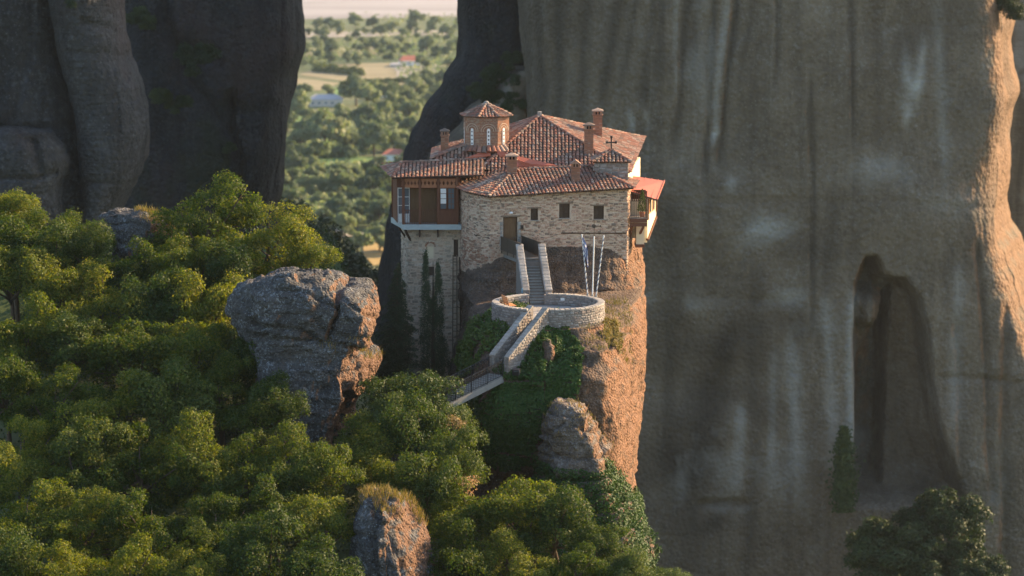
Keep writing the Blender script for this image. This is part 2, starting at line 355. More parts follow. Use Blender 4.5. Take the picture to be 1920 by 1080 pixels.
def sil(levels, Y, ry, expo=3.0, k=16, yoff=None, lean=0.0):
    """plan outlines from a left and right outline seen at depth Y (py, pxL, pxR[, ry[, Y]])"""
    out = []
    for L in levels:
        py, l, r = L[:3]; y = L[4] if len(L) > 4 else Y; q = L[3] if len(L) > 3 else ry
        p0 = at(l, py, y); p1 = at(r, py, y); cx = (p0[0]+p1[0])/2; rx = (p1[0]-p0[0])/2
        P = []
        for a in np.arange(k)*2*math.pi/k+math.pi/k:
            c, s_ = math.cos(a), math.sin(a)
            P.append((cx+rx*math.copysign(abs(c)**(2/expo), c), y+q*math.copysign(abs(s_)**(2/expo), s_)+lean*rx*c))
        out.append((p0[2], P))
    return out

# ---- terrain: hillside in front, ravine behind it, wide valley floor
VZ = -75.0
def slopez(y):
    py = 380-y/48*670; d = -PITCH-np.arctan((py+85-540)/-F)*-1
    return CAM[2]+(y-CAM[1])*np.tan(-PITCH-np.arctan((py+85-540)/F))-2.0
def terrain(x, y):
    x = np.asarray(x, float); y = np.asarray(y, float)
    f = slopez(np.clip(y, -48, 5)); f = np.where(y < -48, f+.38*(y+48), f); f = np.where(y > 5, f-.55*(y-5), f)
    ravine = np.where(y > -28, np.minimum(f, .2-.25*np.maximum(y-6, 0)), f)
    w = sm(-15, -9.5, x); f = f*(1-w)+ravine*w
    w2 = sm(-9, -4, x)*sm(-41, -35, y); f = f*(1-w2)+np.minimum(f, -11)*w2
    f = f-4.5*np.maximum(x-8.5, 0)-1.1*np.maximum(x-2, 0)*sm(-30, -40, y)-.3*np.maximum(-60-x, 0)
    f = f+.5*vnoise(np.stack([x/5, y/5, x*0], -1).reshape(-1, 3), 3).reshape(x.shape)
    v = VZ+0*x
    hill = VZ+(57-.68*np.clip(x+36, -8, 60))*np.exp(-((y-232)/55)**2)*sm(20, -5, x)
    back = VZ+30*np.exp(-((y-190)/70)**2)
    r = np.maximum(np.maximum(f, hill), np.where((y > 60) & (y < 400), back, v))
    return np.maximum(r, v)
xs = np.concatenate([-np.geomspace(3000, 125, 26), np.arange(-120, 101, 2.2), np.geomspace(105, 3000, 26)])
ys = np.concatenate([-np.geomspace(420, 125, 12), np.arange(-120, 360, 2.6), np.geomspace(365, 6000, 60)])
gx, gy = np.meshgrid(xs, ys); gz = terrain(gx, gy)
idx = np.arange(gx.size).reshape(gx.shape)
def ground_mat():
    t = NT('ground_soil'); v = t.pos((1, 1, 1)); f = t.noise(t.pos((.006, .016, .006)), 1, 6, .6, .3); g = t.noise(v, .25, 6, .65)
    c = t.ramp(f, [(.3, (.05, .085, .028)), (.45, (.085, .12, .04)), (.56, (.15, .15, .075)), (.64, (.075, .115, .035)), (.8, (.11, .135, .05))])
    c = t.mix(t.math('MULTIPLY', g, .5), c, (.06, .075, .028)); gn = t.n('NewGeometry'); sp = t.n('SeparateXYZ'); t.l(gn.outputs['Normal'], sp.inputs[0])
    c = t.mix(t.ramp(sp.outputs['Z'], [(.45, 1.), (.7, 0.)]), c, (.085, .068, .05)); t.col(c, .95); t.bump(g, .6, .4); return t.m
M['ground'] = ground_mat()
g = obj('ground', np.stack([gx, gy, gz], -1).reshape(-1, 3), np.stack([idx[:-1, :-1], idx[:-1, 1:], idx[1:, 1:], idx[1:, :-1]], -1).reshape(-1, 4), M['ground'], None, True)
g['kind'] = 'structure'

# ---- the tall smooth cliff that fills the right half, with its arched cave
CAVE = [(1598, 950), (1602, 800), (1598, 640), (1603, 530), (1622, 482), (1648, 480), (1662, 516), (1700, 520), (1730, 560), (1745, 620), (1752, 720), (1772, 820), (1800, 900), (1815, 950)]
INNER = [(1600, 930), (1606, 780), (1612, 690), (1640, 640), (1668, 560), (1690, 540), (1680, 640), (1678, 760), (1668, 930)]
LUMP = [(1606, 560), (1640, 540), (1668, 570), (1664, 610), (1640, 630), (1610, 620)]
SLOT = [(1690, 930), (1688, 890), (1700, 880), (1722, 940)]
def cliff_disp(Q, P, N):
    px, py = proj(P); front = (N[:, 1] < -.25)
    d = np.where(in_poly(px, py, CAVE), np.minimum(poly_dist(px, py, CAVE), 60)/60, 0); push = 6.5*np.clip(d*60/18, 0, 1)**.8+2.5*d
    d = np.where(in_poly(px, py, INNER), np.minimum(poly_dist(px, py, INNER), 30)/30, 0); push += 6*np.clip(d*30/16, 0, 1)**.8
    d = np.where(in_poly(px, py, LUMP), np.minimum(poly_dist(px, py, LUMP), 22)/22, 0); push -= 6.5*np.sqrt(d)
    wob = 14*vnoise(np.stack([P[:, 0]/6, P[:, 2]/9, P[:, 1]*0], -1), 9)
    g = 0
    for (x0, x1, y0, y1, w, dep) in [(1388, 1350, -120, 300, 6, .7), (1340, 1322, -120, 330, 5, .5), (1300, 1268, -120, 260, 6, .35), (1250, 1215, -120, 200, 6, .3), (1190, 1150, -120, 190, 7, .3),
                                  (1520, 1524, 170, 620, 4, .5), (1455, 1453, -120, 150, 3, .4), (1592, 1598, -120, 240, 4, .4), (1110, 1090, -120, 200, 7, .3), (1050, 1040, -120, 260, 9, .4),
                                  (1838, 1862, 480, 900, 6, .8), (1795, 1812, 620, 1000, 7, .6), (1890, 1880, 600, 1100, 8, .8)]:
        t = np.clip((py-y0)/(y1-y0), 0, 1); cx = x0+(x1-x0)*t+wob*.35
        g += dep*np.exp(-((px-cx)/w)**2)*sm(y0-40, y0, py)*(1-sm(y1-10, y1+60, py))
    for (yc, x0, x1, w, dep) in [(378, 1240, 1890, 4, .4), (42, 1650, 1880, 3, .3), (160, 1130, 1240, 3, .25), (705, 1760, 1960, 4, .8), (352, 1000, 1250, 3, .25), (950, 1310, 1400, 6, 1.4), (560, 1330, 1500, 7, .4)]:
        g += dep*np.exp(-((py-yc-wob*.5+(px-1500)*-.02+wob)/w)**2)*sm(x0-20, x0+20, px)*(1-sm(x1-20, x1+20, px))
    Q = Q.copy(); Q[:, 1] += np.where(front, push+g, 0); return Q
lv = []
EDGE = [(-1600, 1885), (-200, 1875), (0, 1866), (100, 1873), (200, 1880), (290, 1864), (340, 1858), (450, 1862), (520, 1882), (580, 1900), (640, 1925), (760, 1950), (1100, 1985)]
LEFT = [(-1600, 990), (-200, 968), (0, 972), (80, 977), (140, 986), (220, 985), (400, 990), (700, 985), (1100, 970)]
for py in (-420, -300, -200, -100, -40, 0, 50, 100, 150, 200, 250, 290, 320, 345, 380, 420, 460, 500, 540, 580, 640, 720, 800, 900, 1000, 1120, 1300):
    xe = np.interp(py, *zip(*EDGE)); xl = np.interp(py, *zip(*LEFT)); z = at(960, py, 146)[2]
    X = lambda px, Y: float(at(px, py, Y)[0])
    wob = 1.2*math.sin(py*.011)+.8*math.sin(py*.027+1)
    strip = 6+4*math.sin(py*.017+2)+4*math.sin(py*.041) + (14 if py > 460 else 0)*min(1, max(0, (py-460)/80))
    lv.append((z, [(X(xl+8, 190), 200), (X(xl, 168), 170), (X(xl+5, 156), 157), (X(xl+60, 148), 149), (X(1180, 145), 145.5+wob*.3), (X(1340, 144), 144.5+wob*.5), (X(1500, 144), 144), (X(1660, 144), 144+wob*.5),
                  (X(1770, 145), 145+wob*.4), (X(xe-28, 146), 146.2), (X(xe, 148.5), 148.5), (X(xe+strip*.6, 152.5), 152.5), (X(xe+strip, 156), 157), (X(xe+strip-2, 185), 188), (X(1500, 225), 225), (X(1100, 220), 220)]))
tall = loft('cliff', lv, M['tall_cliff'], .5, 30, (.5, 11, 5), cliff_disp, 'structure', fine=(.2, 1.3), seed=11)
def stains():
    V = LOFT[tall.name][0]; px, py = proj(V); wob = 14*vnoise(np.stack([V[:, 0]/5, V[:, 2]/11, V[:, 1]*0], -1), 9); s = np.zeros(len(V)); n3 = fbm(V/4, 4, 91)
    for (x0, x1, y0, y1, w, a) in [(1388, 1350, -120, 290, 6, .8), (1420, 1392, -120, 130, 5, .5), (1340, 1322, -120, 330, 5, .7), (1312, 1290, -120, 200, 9, .45), (1300, 1262, -120, 270, 8, .75), (1262, 1235, -120, 150, 10, .5), (1240, 1200, -120, 230, 9, .75), (1205, 1165, -120, 150, 7, .6), (1175, 1130, -120, 190, 11, .75), (1110, 1085, -120, 260, 13, .6), (1060, 1040, -120, 300, 16, .7), (1015, 1010, -120, 230, 9, .5),
                                   (1520, 1524, 150, 600, 6, .6), (1455, 1453, -120, 150, 5, .55), (1592, 1598, -120, 260, 7, .6), (1330, 1330, 380, 520, 12, .5), (1262, 1250, 380, 900, 26, .5), (1420, 1400, 500, 1100, 16, .45), (1380, 1300, 600, 900, 34, .55), (1560, 1545, 380, 560, 14, .4), (1310, 1290, 700, 1100, 40, .5), (1640, 1640, -120, 120, 22, .3),
                                   (1480, 1490, 560, 900, 16, -.45), (1385, 1372, 760, 930, 15, -.55), (1545, 1560, 560, 860, 13, -.4), (1700, 1712, 100, 190, 9, -.6), (1735, 1722, 80, 190, 8, -.5), (1450, 1440, 660, 900, 10, -.4), (1222, 1215, -120, 180, 7, -.4), (1285, 1262, -120, 200, 6, -.4), (1370, 1335, -120, 230, 7, -.4), (1760, 1770, -60, 330, 12, -.3), (1600, 1594, 560, 900, 8, -.6), (1800, 1790, 500, 800, 10, -.35)]:
        t = np.clip((py-y0)/(y1-y0), 0, 1); cx = x0+(x1-x0)*t+wob*.5; ww = w*(1+.8*n3)
        s += a*np.exp(-((px-cx)/np.maximum(ww, 2))**2)*sm(y0-30, y0+20, py)*(1-sm(y1-60, y1+60, py))
    for (x, y, rx, ry, a) in [(1440, 436, 55, 26, -.7), (1345, 252, 10, 22, -.8), (1222, 222, 12, 18, -.7), (1190, 232, 9, 16, -.7), (1688, 215, 9, 26, -.7), (1650, 320, 45, 35, -.35), (1385, 350, 16, 10, -.6), (1470, 560, 70, 14, -.35), (1720, 165, 14, 14, -.7), (1250, 560, 60, 16, -.3), (1800, 380, 60, 30, -.25),
                              (1330, 650, 70, 50, .5), (1490, 600, 40, 16, .5), (1350, 985, 45, 22, .7), (1530, 470, 60, 30, .3), (1200, 420, 50, 60, .35), (1640, 240, 60, 50, .25), (1260, 900, 60, 90, .4)]:
        s += a*np.exp(-((px-x+wob+30*n3)/rx)**2-((py-y+25*n3)/ry)**2)
    at_ = tall.data.attributes.new('stain', 'FLOAT', 'POINT'); at_.data.foreach_set('value', np.clip(s*(V[:, 1] < 156), -1, 1).astype(np.float32))
stains()
# farther cliff that closes the right edge
loft('cliff', [(z, [(59+w, 268), (60+w, 258), (75, 252), (110, 255), (150, 270), (150, 300), (100, 320), (60+w, 300)]) for z, w in ((100, 2), (60, 1), (30, 0), (0, -1), (-40, 2), (-75, 3))], M['cliff'], 2, 14, (1.5, 9, 4), None, 'structure', seed=21)
# leaning dark cliff left of it
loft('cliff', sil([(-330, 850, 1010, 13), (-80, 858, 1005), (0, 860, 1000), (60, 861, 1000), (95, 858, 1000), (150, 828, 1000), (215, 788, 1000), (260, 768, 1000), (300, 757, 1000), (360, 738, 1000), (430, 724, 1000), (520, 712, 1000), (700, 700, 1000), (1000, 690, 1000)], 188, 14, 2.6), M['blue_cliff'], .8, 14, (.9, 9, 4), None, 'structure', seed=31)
# bushy ledge between the two
loft('cliff', sil([(128, 955, 1010, 5), (165, 915, 1010, 6), (215, 868, 1015, 7), (300, 800, 1020, 8), (450, 770, 1030, 9)], 166, 6, 2.4), M['cliff'], .8, 12, (.7, 6, 4), None, 'structure', seed=33)

# ---- dark cliffs at the left
def groove(lines):
    def f(Q, P, N):
        px, py = proj(P); wob = 9*vnoise(np.stack([P[:, 0]/4, P[:, 2]/6, P[:, 1]*0], -1), 19); g = 0
        for pts, w, dep in lines:
            a = np.array(pts, float)
            if abs(a[-1, 1]-a[0, 1]) > abs(a[-1, 0]-a[0, 0]):
                c = np.interp(py, a[:, 1], a[:, 0]); m = (py > a[0, 1]) & (py < a[-1, 1]); g = g+dep*np.exp(-((px-c-wob*.3)/w)**2)*m
            else:
                c = np.interp(px, a[:, 0], a[:, 1]); m = (px > a[0, 0]) & (px < a[-1, 0]); g = g+dep*np.exp(-((py-c-wob*.3)/w)**2)*m
        Q = Q.copy(); Q[:, 1] += np.where(N[:, 1] < -.15, g, 0); return Q
    return f
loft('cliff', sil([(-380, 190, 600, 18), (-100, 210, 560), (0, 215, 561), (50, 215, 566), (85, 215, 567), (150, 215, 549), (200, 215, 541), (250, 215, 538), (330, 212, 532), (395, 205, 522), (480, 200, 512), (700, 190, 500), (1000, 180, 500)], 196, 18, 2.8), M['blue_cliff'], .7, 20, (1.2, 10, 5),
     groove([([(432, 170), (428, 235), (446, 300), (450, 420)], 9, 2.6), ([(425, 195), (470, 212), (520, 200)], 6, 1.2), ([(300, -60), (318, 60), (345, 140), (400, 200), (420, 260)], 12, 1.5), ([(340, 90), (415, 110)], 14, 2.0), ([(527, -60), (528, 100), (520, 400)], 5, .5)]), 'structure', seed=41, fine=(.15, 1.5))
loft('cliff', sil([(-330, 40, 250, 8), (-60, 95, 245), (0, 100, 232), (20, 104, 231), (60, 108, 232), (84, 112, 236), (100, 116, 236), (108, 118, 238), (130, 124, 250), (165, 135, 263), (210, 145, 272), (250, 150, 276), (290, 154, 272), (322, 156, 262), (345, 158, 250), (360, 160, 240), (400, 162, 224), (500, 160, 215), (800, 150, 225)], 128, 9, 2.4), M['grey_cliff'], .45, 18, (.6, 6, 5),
     groove([([(150, 42), (236, 62)], 6, 1.0), ([(120, 100), (240, 102)], 4, .6), ([(160, 340), (262, 344)], 4, .8), ([(212, 120), (222, 250)], 4, .25)]), 'structure', seed=43)
loft('cliff', sil([(-330, -260, 130, 11), (-60, -260, 112), (0, -260, 108), (60, -260, 116), (110, -260, 124), (165, -260, 140), (220, -260, 154), (290, -260, 168), (330, -260, 173), (370, -260, 172), (410, -260, 170), (560, -260, 165), (800, -260, 160)], 129, 10, 2.3), M['grey_cliff'], .5, 18, (.8, 6, 5),
     groove([([(-60, 238), (80, 242)], 6, 1.2), ([(60, -60), (50, 100), (20, 230)], 10, .9), ([(-20, 60), (12, 130), (-10, 200)], 16, 1.2)]), 'structure', seed=45)
loft('cliff', sil([(236, 10, 60, 3), (246, -40, 100, 5), (275, -80, 124), (305, -100, 132), (325, -100, 128), (338, -110, 118), (350, -110, 112), (420, -110, 120), (600, -110, 125)], 119, 6, 2.4), M['grey_cliff'], .45, 16, (.7, 4, 5),
     groove([([(-40, 335), (60, 336), (110, 322)], 5, 1.0), ([(62, 262), (70, 310), (78, 330)], 8, .8)]), 'structure', seed=47)

# ---- the rock pillar the monastery stands on
PIL = [
 (11.2, [(-3, 16), (-3.5, 10), (-3.0, 6.4), (-1.0, 2.4), (2, 1.9), (6, 2.7), (8.4, 3.8), (9.2, 6), (9.5, 9), (9.6, 16), (5, 22), (0, 22)]),
 (10.0, [(-3.2, 16), (-3.9, 10), (-3.6, 6.2), (-1.6, 1.6), (2, .95), (6, 1.5), (8.8, 2.8), (9.7, 5.2), (10.0, 9), (10, 16), (5, 22), (0, 22)]),
 (9.2, [(-3.4, 16), (-4.1, 10), (-3.9, 5.6), (-2.3, .5), (2, .3), (6, .9), (9.0, 2.2), (10.0, 4.8), (10.3, 9), (10.2, 16), (5, 22), (0, 22)]),
 (8.2, [(-3.6, 16), (-4.2, 10), (-4.0, 5.0), (-3.0, -.6), (1.6, -.5), (6, .2), (9.05, 1.5), (10.3, 4.5), (10.6, 9), (10.4, 16), (5, 22), (0, 22)]),
 (7.25, [(-3.6, 16), (-4.2, 10), (-4.1, 4.8), (-3.2, -1.2), (1.6, -1.4), (6, -.6), (9.1, 1.0), (10.45, 4.2), (10.7, 9), (10.5, 16), (5, 22), (0, 22)]),
 (6.85, [(-3.6, 16), (-4.2, 10), (-4.1, 4.4), (-3.2, -3.0), (-1.2, -12.5), (2.4, -16.6), (6.4, -14.6), (9.6, -3.0), (10.6, 6), (10.5, 16), (5, 22), (0, 22)]),
 (5.6, [(-3.8, 16), (-4.2, 10), (-4.0, 4.0), (-3.3, -4.0), (-2.2, -14.5), (2.3, -18.8), (7.1, -18.2), (9.9, -4.5), (10.4, 6), (10.4, 16), (5, 22), (0, 22)]),
 (3.6, [(-4, 16), (-4.2, 10), (-4.0, 3.6), (-3.6, -5.0), (-2.0, -18.6), (1.9, -21.0), (7.2, -19.6), (10.0, -6.0), (10.5, 4), (10.4, 16), (5, 22), (0, 22)]),
 (1.5, [(-4.5, 16), (-4.6, 10), (-4.4, 3.0), (-4.0, -5.5), (-2.6, -18.9), (1.9, -21.4), (7.2, -19.9), (9.7, -7.0), (10.2, 4), (10.2, 16), (5, 22), (0, 22)]),
 (-1.5, [(-5, 16), (-5, 10), (-5, 2), (-4.6, -6), (-3.0, -17.0), (2.2, -20.6), (7.3, -19.4), (9.8, -7.4), (10.2, 4), (10.2, 16), (5, 22), (0, 22)]),
 (-4.5, [(-6, 16), (-6, 10), (-5.6, 2), (-5, -6), (-3.2, -14.2), (2.6, -18.6), (7.4, -18.6), (9.4, -7.6), (9.9, 4), (10.2, 16), (5, 22), (0, 22)]),
 (-8, [(-8, 16), (-8, 10), (-7, 2), (-6, -6), (-4, -15.0), (2.8, -21), (7.9, -20.4), (9.2, -8), (9.6, 4), (9.8, 16), (5, 23), (-2, 23)]),
 (-13, [(-12, 16), (-12, 10), (-11, 2), (-10, -8), (-8, -20), (3, -27), (9.6, -23), (9.9, -9), (10.0, 4), (10.0, 16), (5, 25), (-4, 25)]),
 (-60, [(-25, 20), (-25, 10), (-24, 0), (-22, -15), (-15, -40), (4, -50), (13, -42), (13, -12), (12, 6), (11, 20), (5, 35), (-10, 35)]),
]
def crisp(P):                                    # keep the corner between the shaded front and the sunny flank sharp
    P = [A(*p) for p in P]; L = lambda a, b, t: a+(b-a)*t
    return P[:5]+[L(P[4], P[5], .8), P[5]+A(.35, 0), L(P[5], P[6], .16)]+P[6:]
PIL = [(z, crisp(P) if z < 6.8 else P[:5]+[A(*P[4])*.2+A(*P[5])*.8, P[5], A(*P[5])*.84+A(*P[6])*.16]+P[6:]) for z, P in PIL]
def pillar_disp(Q, P, N):
    w = sm(10.6, 9.0, P[:, 2])                                  # keep the part inside the house smooth
    lay = np.abs(vnoise(np.stack([P[:, 0]/7, P[:, 1]/7, P[:, 2]/1.3], -1), 61)); n2 = np.abs(fbm(P/2.2, 3, 63))
    d = -.22*sm(.12, 0, lay)-.12*sm(.10, 0, n2)
    f_ = fbm(P*A(1, 1, .55)/3.0+5, 2, 69)*3; q_ = np.floor(f_); d = d+.55*(q_+sm(.3, .7, f_-q_))/3
    led = sm(6.6, 6.9, P[:, 2])*sm(7.6, 7.2, P[:, 2])            # flat shelf under the terrace
    return P+(Q-P)*np.clip(w*(1-.7*led), .1, 1)[:, None]+N*(d*w*(1-led))[:, None]
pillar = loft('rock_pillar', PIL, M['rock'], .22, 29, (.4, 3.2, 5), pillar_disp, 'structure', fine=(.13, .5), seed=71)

def flank(levels, Y, ry):
    out = []
    for py, l, r, q, wl in levels:
        p0, p1 = at(l, py, Y), at(r, py, Y); X0, X1 = p0[0], p1[0]; w = wl/27.0; m = X1-X0
        out.append((p0[2], [(X0+.02*m, Y+.5*q), (X0, Y), (X0+.05*m, Y-.62*q), (X0+.2*m, Y-.92*q), (X0+.45*m, Y-1.0*q), (X1-w-.22*m, Y-1.02*q), (X1-w-.05*m, Y-.98*q), (X1-w, Y-.86*q), (X1-w*.5, Y-.25*q), (X1-w*.08, Y+.35*q), (X1-.02*m, Y+.8*q), (X1-.3*m, Y+q), (X0+.4*m, Y+q), (X0+.12*m, Y+.85*q)]))
    return out
# ---- boulders in the wood
def crack_disp(lines, seed, layer=.0, lz=1.0):
    def f(Q, P, N):
        px, py = proj(P); wob = 10*fbm(P/1.3, 3, seed); g = 0
        for pts, w, dep in lines:
            a = np.array(pts, float)
            dd = np.full(len(P), 1e9)
            for i in range(len(a)-1):
                e = a[i+1]-a[i]; t = np.clip(((px-a[i, 0])*e[0]+(py-a[i, 1])*e[1])/(e@e), 0, 1)
                dd = np.minimum(dd, np.hypot(px+wob*.5-a[i, 0]-t*e[0], py+wob*.5-a[i, 1]-t*e[1]))
            g = g+dep*np.exp(-(dd/w)**2)
        n2 = np.abs(fbm(P/1.9, 3, seed+3)); g = g+.09*sm(.1, 0, n2)
        if layer:
            l = np.abs(vnoise(np.stack([P[:, 0]/5, P[:, 1]/5, P[:, 2]/lz], -1), seed+9)); g = g+layer*sm(.25, 0, l)
        f_ = fbm(P/2.8+5, 2, seed+20)*3.2; q_ = np.floor(f_); f_ = (q_+sm(.3, .7, f_-q_))/3.2
        return Q+N*(f_*.75-g)[:, None]
    return f
def boulder(name, label, levels, mat, **k):
    root = thing(name, label, 'boulder', at(levels[-1][1], levels[-1][0], k.pop('Y')))
    return root
BIG = flank([(501, 530, 560, 1.0, 4), (505, 512, 596, 2.4, 6), (514, 486, 618, 3.4, 8), (528, 466, 634, 4.0, 8), (541, 456, 646, 4.3, 10), (550, 450, 694, 4.6, 12), (560, 444, 704, 4.8, 14), (578, 437, 708, 5.0, 16), (600, 440, 706, 5.0, 18), (622, 450, 701, 4.9, 22), (640, 458, 694, 4.7, 26), (650, 464, 688, 4.5, 28), (658, 466, 690, 4.6, 36), (672, 470, 702, 5.0, 46), (695, 474, 704, 5.1, 50), (720, 476, 696, 4.9, 46), (738, 478, 680, 4.5, 34), (748, 480, 662, 4.3, 24), (775, 482, 656, 4.3, 24), (810, 484, 648, 4.3, 24), (850, 486, 636, 4.3, 22), (950, 480, 630, 5, 20), (1080, 470, 640, 6, 20)], -22, 5)
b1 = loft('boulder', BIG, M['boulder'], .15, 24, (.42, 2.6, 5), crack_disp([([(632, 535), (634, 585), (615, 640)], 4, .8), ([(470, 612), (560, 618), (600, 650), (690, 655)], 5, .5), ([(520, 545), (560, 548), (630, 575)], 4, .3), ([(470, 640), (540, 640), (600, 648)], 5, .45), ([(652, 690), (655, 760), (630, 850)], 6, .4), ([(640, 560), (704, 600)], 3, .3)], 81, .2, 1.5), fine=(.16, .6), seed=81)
tag(b1, 'large lichen-speckled grey boulder with overhanging orange-lit edge, rising from the oak wood', 'boulder')
SMALL = flank([(394, 236, 275, .9, 6), (400, 208, 292, 1.6, 14), (410, 192, 302, 2.1, 22), (426, 187, 320, 2.4, 30), (440, 196, 330, 2.4, 36), (455, 210, 328, 2.3, 36), (475, 212, 328, 2.2, 34), (520, 205, 330, 2.5, 30), (620, 200, 340, 3, 30)], -3, 2)
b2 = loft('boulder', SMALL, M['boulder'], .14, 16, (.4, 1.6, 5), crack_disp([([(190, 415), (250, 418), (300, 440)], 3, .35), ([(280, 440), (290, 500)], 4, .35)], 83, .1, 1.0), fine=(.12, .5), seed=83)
tag(b2, 'small grey boulder with reddish grass on top, poking out of the tree tops', 'boulder')
LOW = flank([(928, 696, 735, 1.2, 10), (936, 680, 756, 2.0, 18), (955, 670, 774, 2.6, 30), (985, 663, 790, 3.0, 44), (1030, 657, 808, 3.3, 54), (1080, 652, 826, 3.5, 60), (1150, 645, 848, 3.8, 60), (1300, 630, 870, 5, 60)], -45, 3)
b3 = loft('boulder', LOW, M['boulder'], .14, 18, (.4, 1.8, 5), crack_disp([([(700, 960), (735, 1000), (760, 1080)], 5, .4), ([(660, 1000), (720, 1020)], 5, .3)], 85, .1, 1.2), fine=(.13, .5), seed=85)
tag(b3, 'dark boulder with a cap of dry golden grass, nearest to the camera', 'boulder')
STK = flank([(755, 1055, 1082, .8, 4), (762, 1042, 1098, 1.4, 8), (778, 1030, 1110, 2.0, 14), (800, 1022, 1120, 2.3, 18), (830, 1018, 1134, 2.5, 24), (862, 1016, 1148, 2.7, 28), (880, 1014, 1152, 2.8, 28), (905, 1008, 1160, 3.0, 26), (960, 1000, 1185, 3.4, 30), (1040, 995, 1215, 4.0, 30), (1150, 985, 1240, 5, 30)], -23.2, 2.4)
b4 = loft('boulder', STK, M['stack'], .12, 18, (.35, 1.7, 5), crack_disp([([(1022, 815), (1060, 795), (1110, 812)], 3, .3), ([(1025, 850), (1080, 862), (1140, 856)], 3, .3)], 87, .5, .6), fine=(.14, .5), seed=87)
tag(b4, 'layered pale rock stack with ivy round its foot, below the stone terrace', 'boulder')
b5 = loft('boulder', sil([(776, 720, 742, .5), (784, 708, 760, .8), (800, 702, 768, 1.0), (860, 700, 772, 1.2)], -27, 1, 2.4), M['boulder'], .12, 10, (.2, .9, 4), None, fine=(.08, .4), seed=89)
tag(b5, 'little pale grey rock half hidden by leaves right of the big boulder', 'boulder')

# ---- valley floor: river bed, fields, road
def sheet(name, pts, mat, z):
    P = [on_z(px, py, VZ) for px, py in pts]; return tag(MB().add([(p[0], p[1], VZ+z) for p in P], [tuple(range(len(P)))[::-1]]).build(name, mat), kind='structure')
def field_mat(name, a, b, sc=.02):
    t = NT(name); f = t.noise(t.pos((sc, sc*3, sc)), 1, 6, .6, .4); t.col(t.ramp(f, [(.35, a), (.65, b)]), .95); return t.m
M['gravel'] = field_mat('river_gravel', (.24, .225, .225), (.36, .34, .34), .004); M['tan'] = field_mat('dry_field', (.20, .175, .10), (.27, .235, .14)); M['green'] = field_mat('green_field', (.09, .17, .05), (.14, .23, .07)); M['gold'] = field_mat('golden_field', (.30, .20, .07), (.36, .26, .10)); M['road'] = field_mat('pale_track', (.28, .25, .21), (.34, .31, .26))
sheet('river_bed', [(250, -60), (1300, -60), (1300, 36), (860, 30), (720, 34), (560, 36), (250, 34)], M['gravel'], .10)
sheet('dry_field', [(620, 120), (745, 118), (752, 150), (640, 152), (560, 140)], M['tan'], .12)
sheet('dry_field', [(550, 146), (640, 156), (600, 170), (545, 168)], M['tan'], .16)
sheet('dry_field', [(740, 124), (880, 120), (880, 138), (745, 150)], M['road'], .20)
sheet('green_field', [(615, 165), (760, 162), (765, 178), (620, 180)], M['green'], .24)
sheet('green_field', [(600, 296), (760, 294), (760, 310), (590, 314)], M['green'], .28)
sheet('green_field', [(560, 270), (640, 266), (640, 276), (560, 280)], M['green'], .32)
sheet('golden_field', [(680, 458), (740, 452), (745, 490), (700, 500), (682, 480)], M['gold'], .36)
sheet('dry_field', [(545, 92), (700, 90), (706, 103), (540, 107)], M['tan'], .44)
sheet('dry_field', [(690, 152), (850, 148), (850, 160), (700, 161)], M['tan'], .48)
sheet('dry_field', [(600, 372), (720, 368), (716, 384), (590, 386)], M['tan'], .52)
sheet('green_field', [(540, 222), (640, 218), (632, 232), (540, 236)], M['green'], .56)
sheet('pale_field', [(560, 62), (850, 58), (850, 68), (560, 72)], M['road'], .60)
sheet('track', [(610, 428), (690, 440), (690, 450), (610, 440)], M['road'], .40)
# ================================================================ building pieces
def stone_variants(n, seed, jit=.16):
    r = np.random.default_rng(seed); out = []
    for _ in range(n):
        q = [(-1, -1), (1, -1), (1, 1), (-1, 1)]; V = [(x, -1.0, z) for x, z in q]
        m = [(x*(1-jit*r.random()), .35+.3*r.random(), z*(1-jit*1.3*r.random())) for x, z in q]
        V += m; V += [(x*(.62+.2*r.random()), .8+.35*r.random(), z*(.55+.25*r.random())) for x, _, z in m]
        Fs = []
        for a in (0, 4): Fs += [(a+i, a+(i+1) % 4, a+4+(i+1) % 4, a+4+i) for i in range(4)]
        Fs += [(8, 9, 10, 11)]; out.append((np.array(V), [tuple(reversed(f)) for f in Fs] if False else Fs))
    return out
STONES = stone_variants(10, 3); BRICKS = stone_variants(4, 5, .05)
def arc_pos(plan):
    p = np.array(plan, float); L = np.linalg.norm(np.diff(p, axis=0), axis=1); return p, np.concatenate([[0], np.cumsum(L)])
def wall_u(plan, px, py, i):                     # arc length of the place on plan segment i seen at px
    p, s = arc_pos(plan); q = on_line(px, py, A(*p[i], 0), A(*p[i+1], 0)); return s[i]+np.linalg.norm(q[:2]-p[i]), q[2]
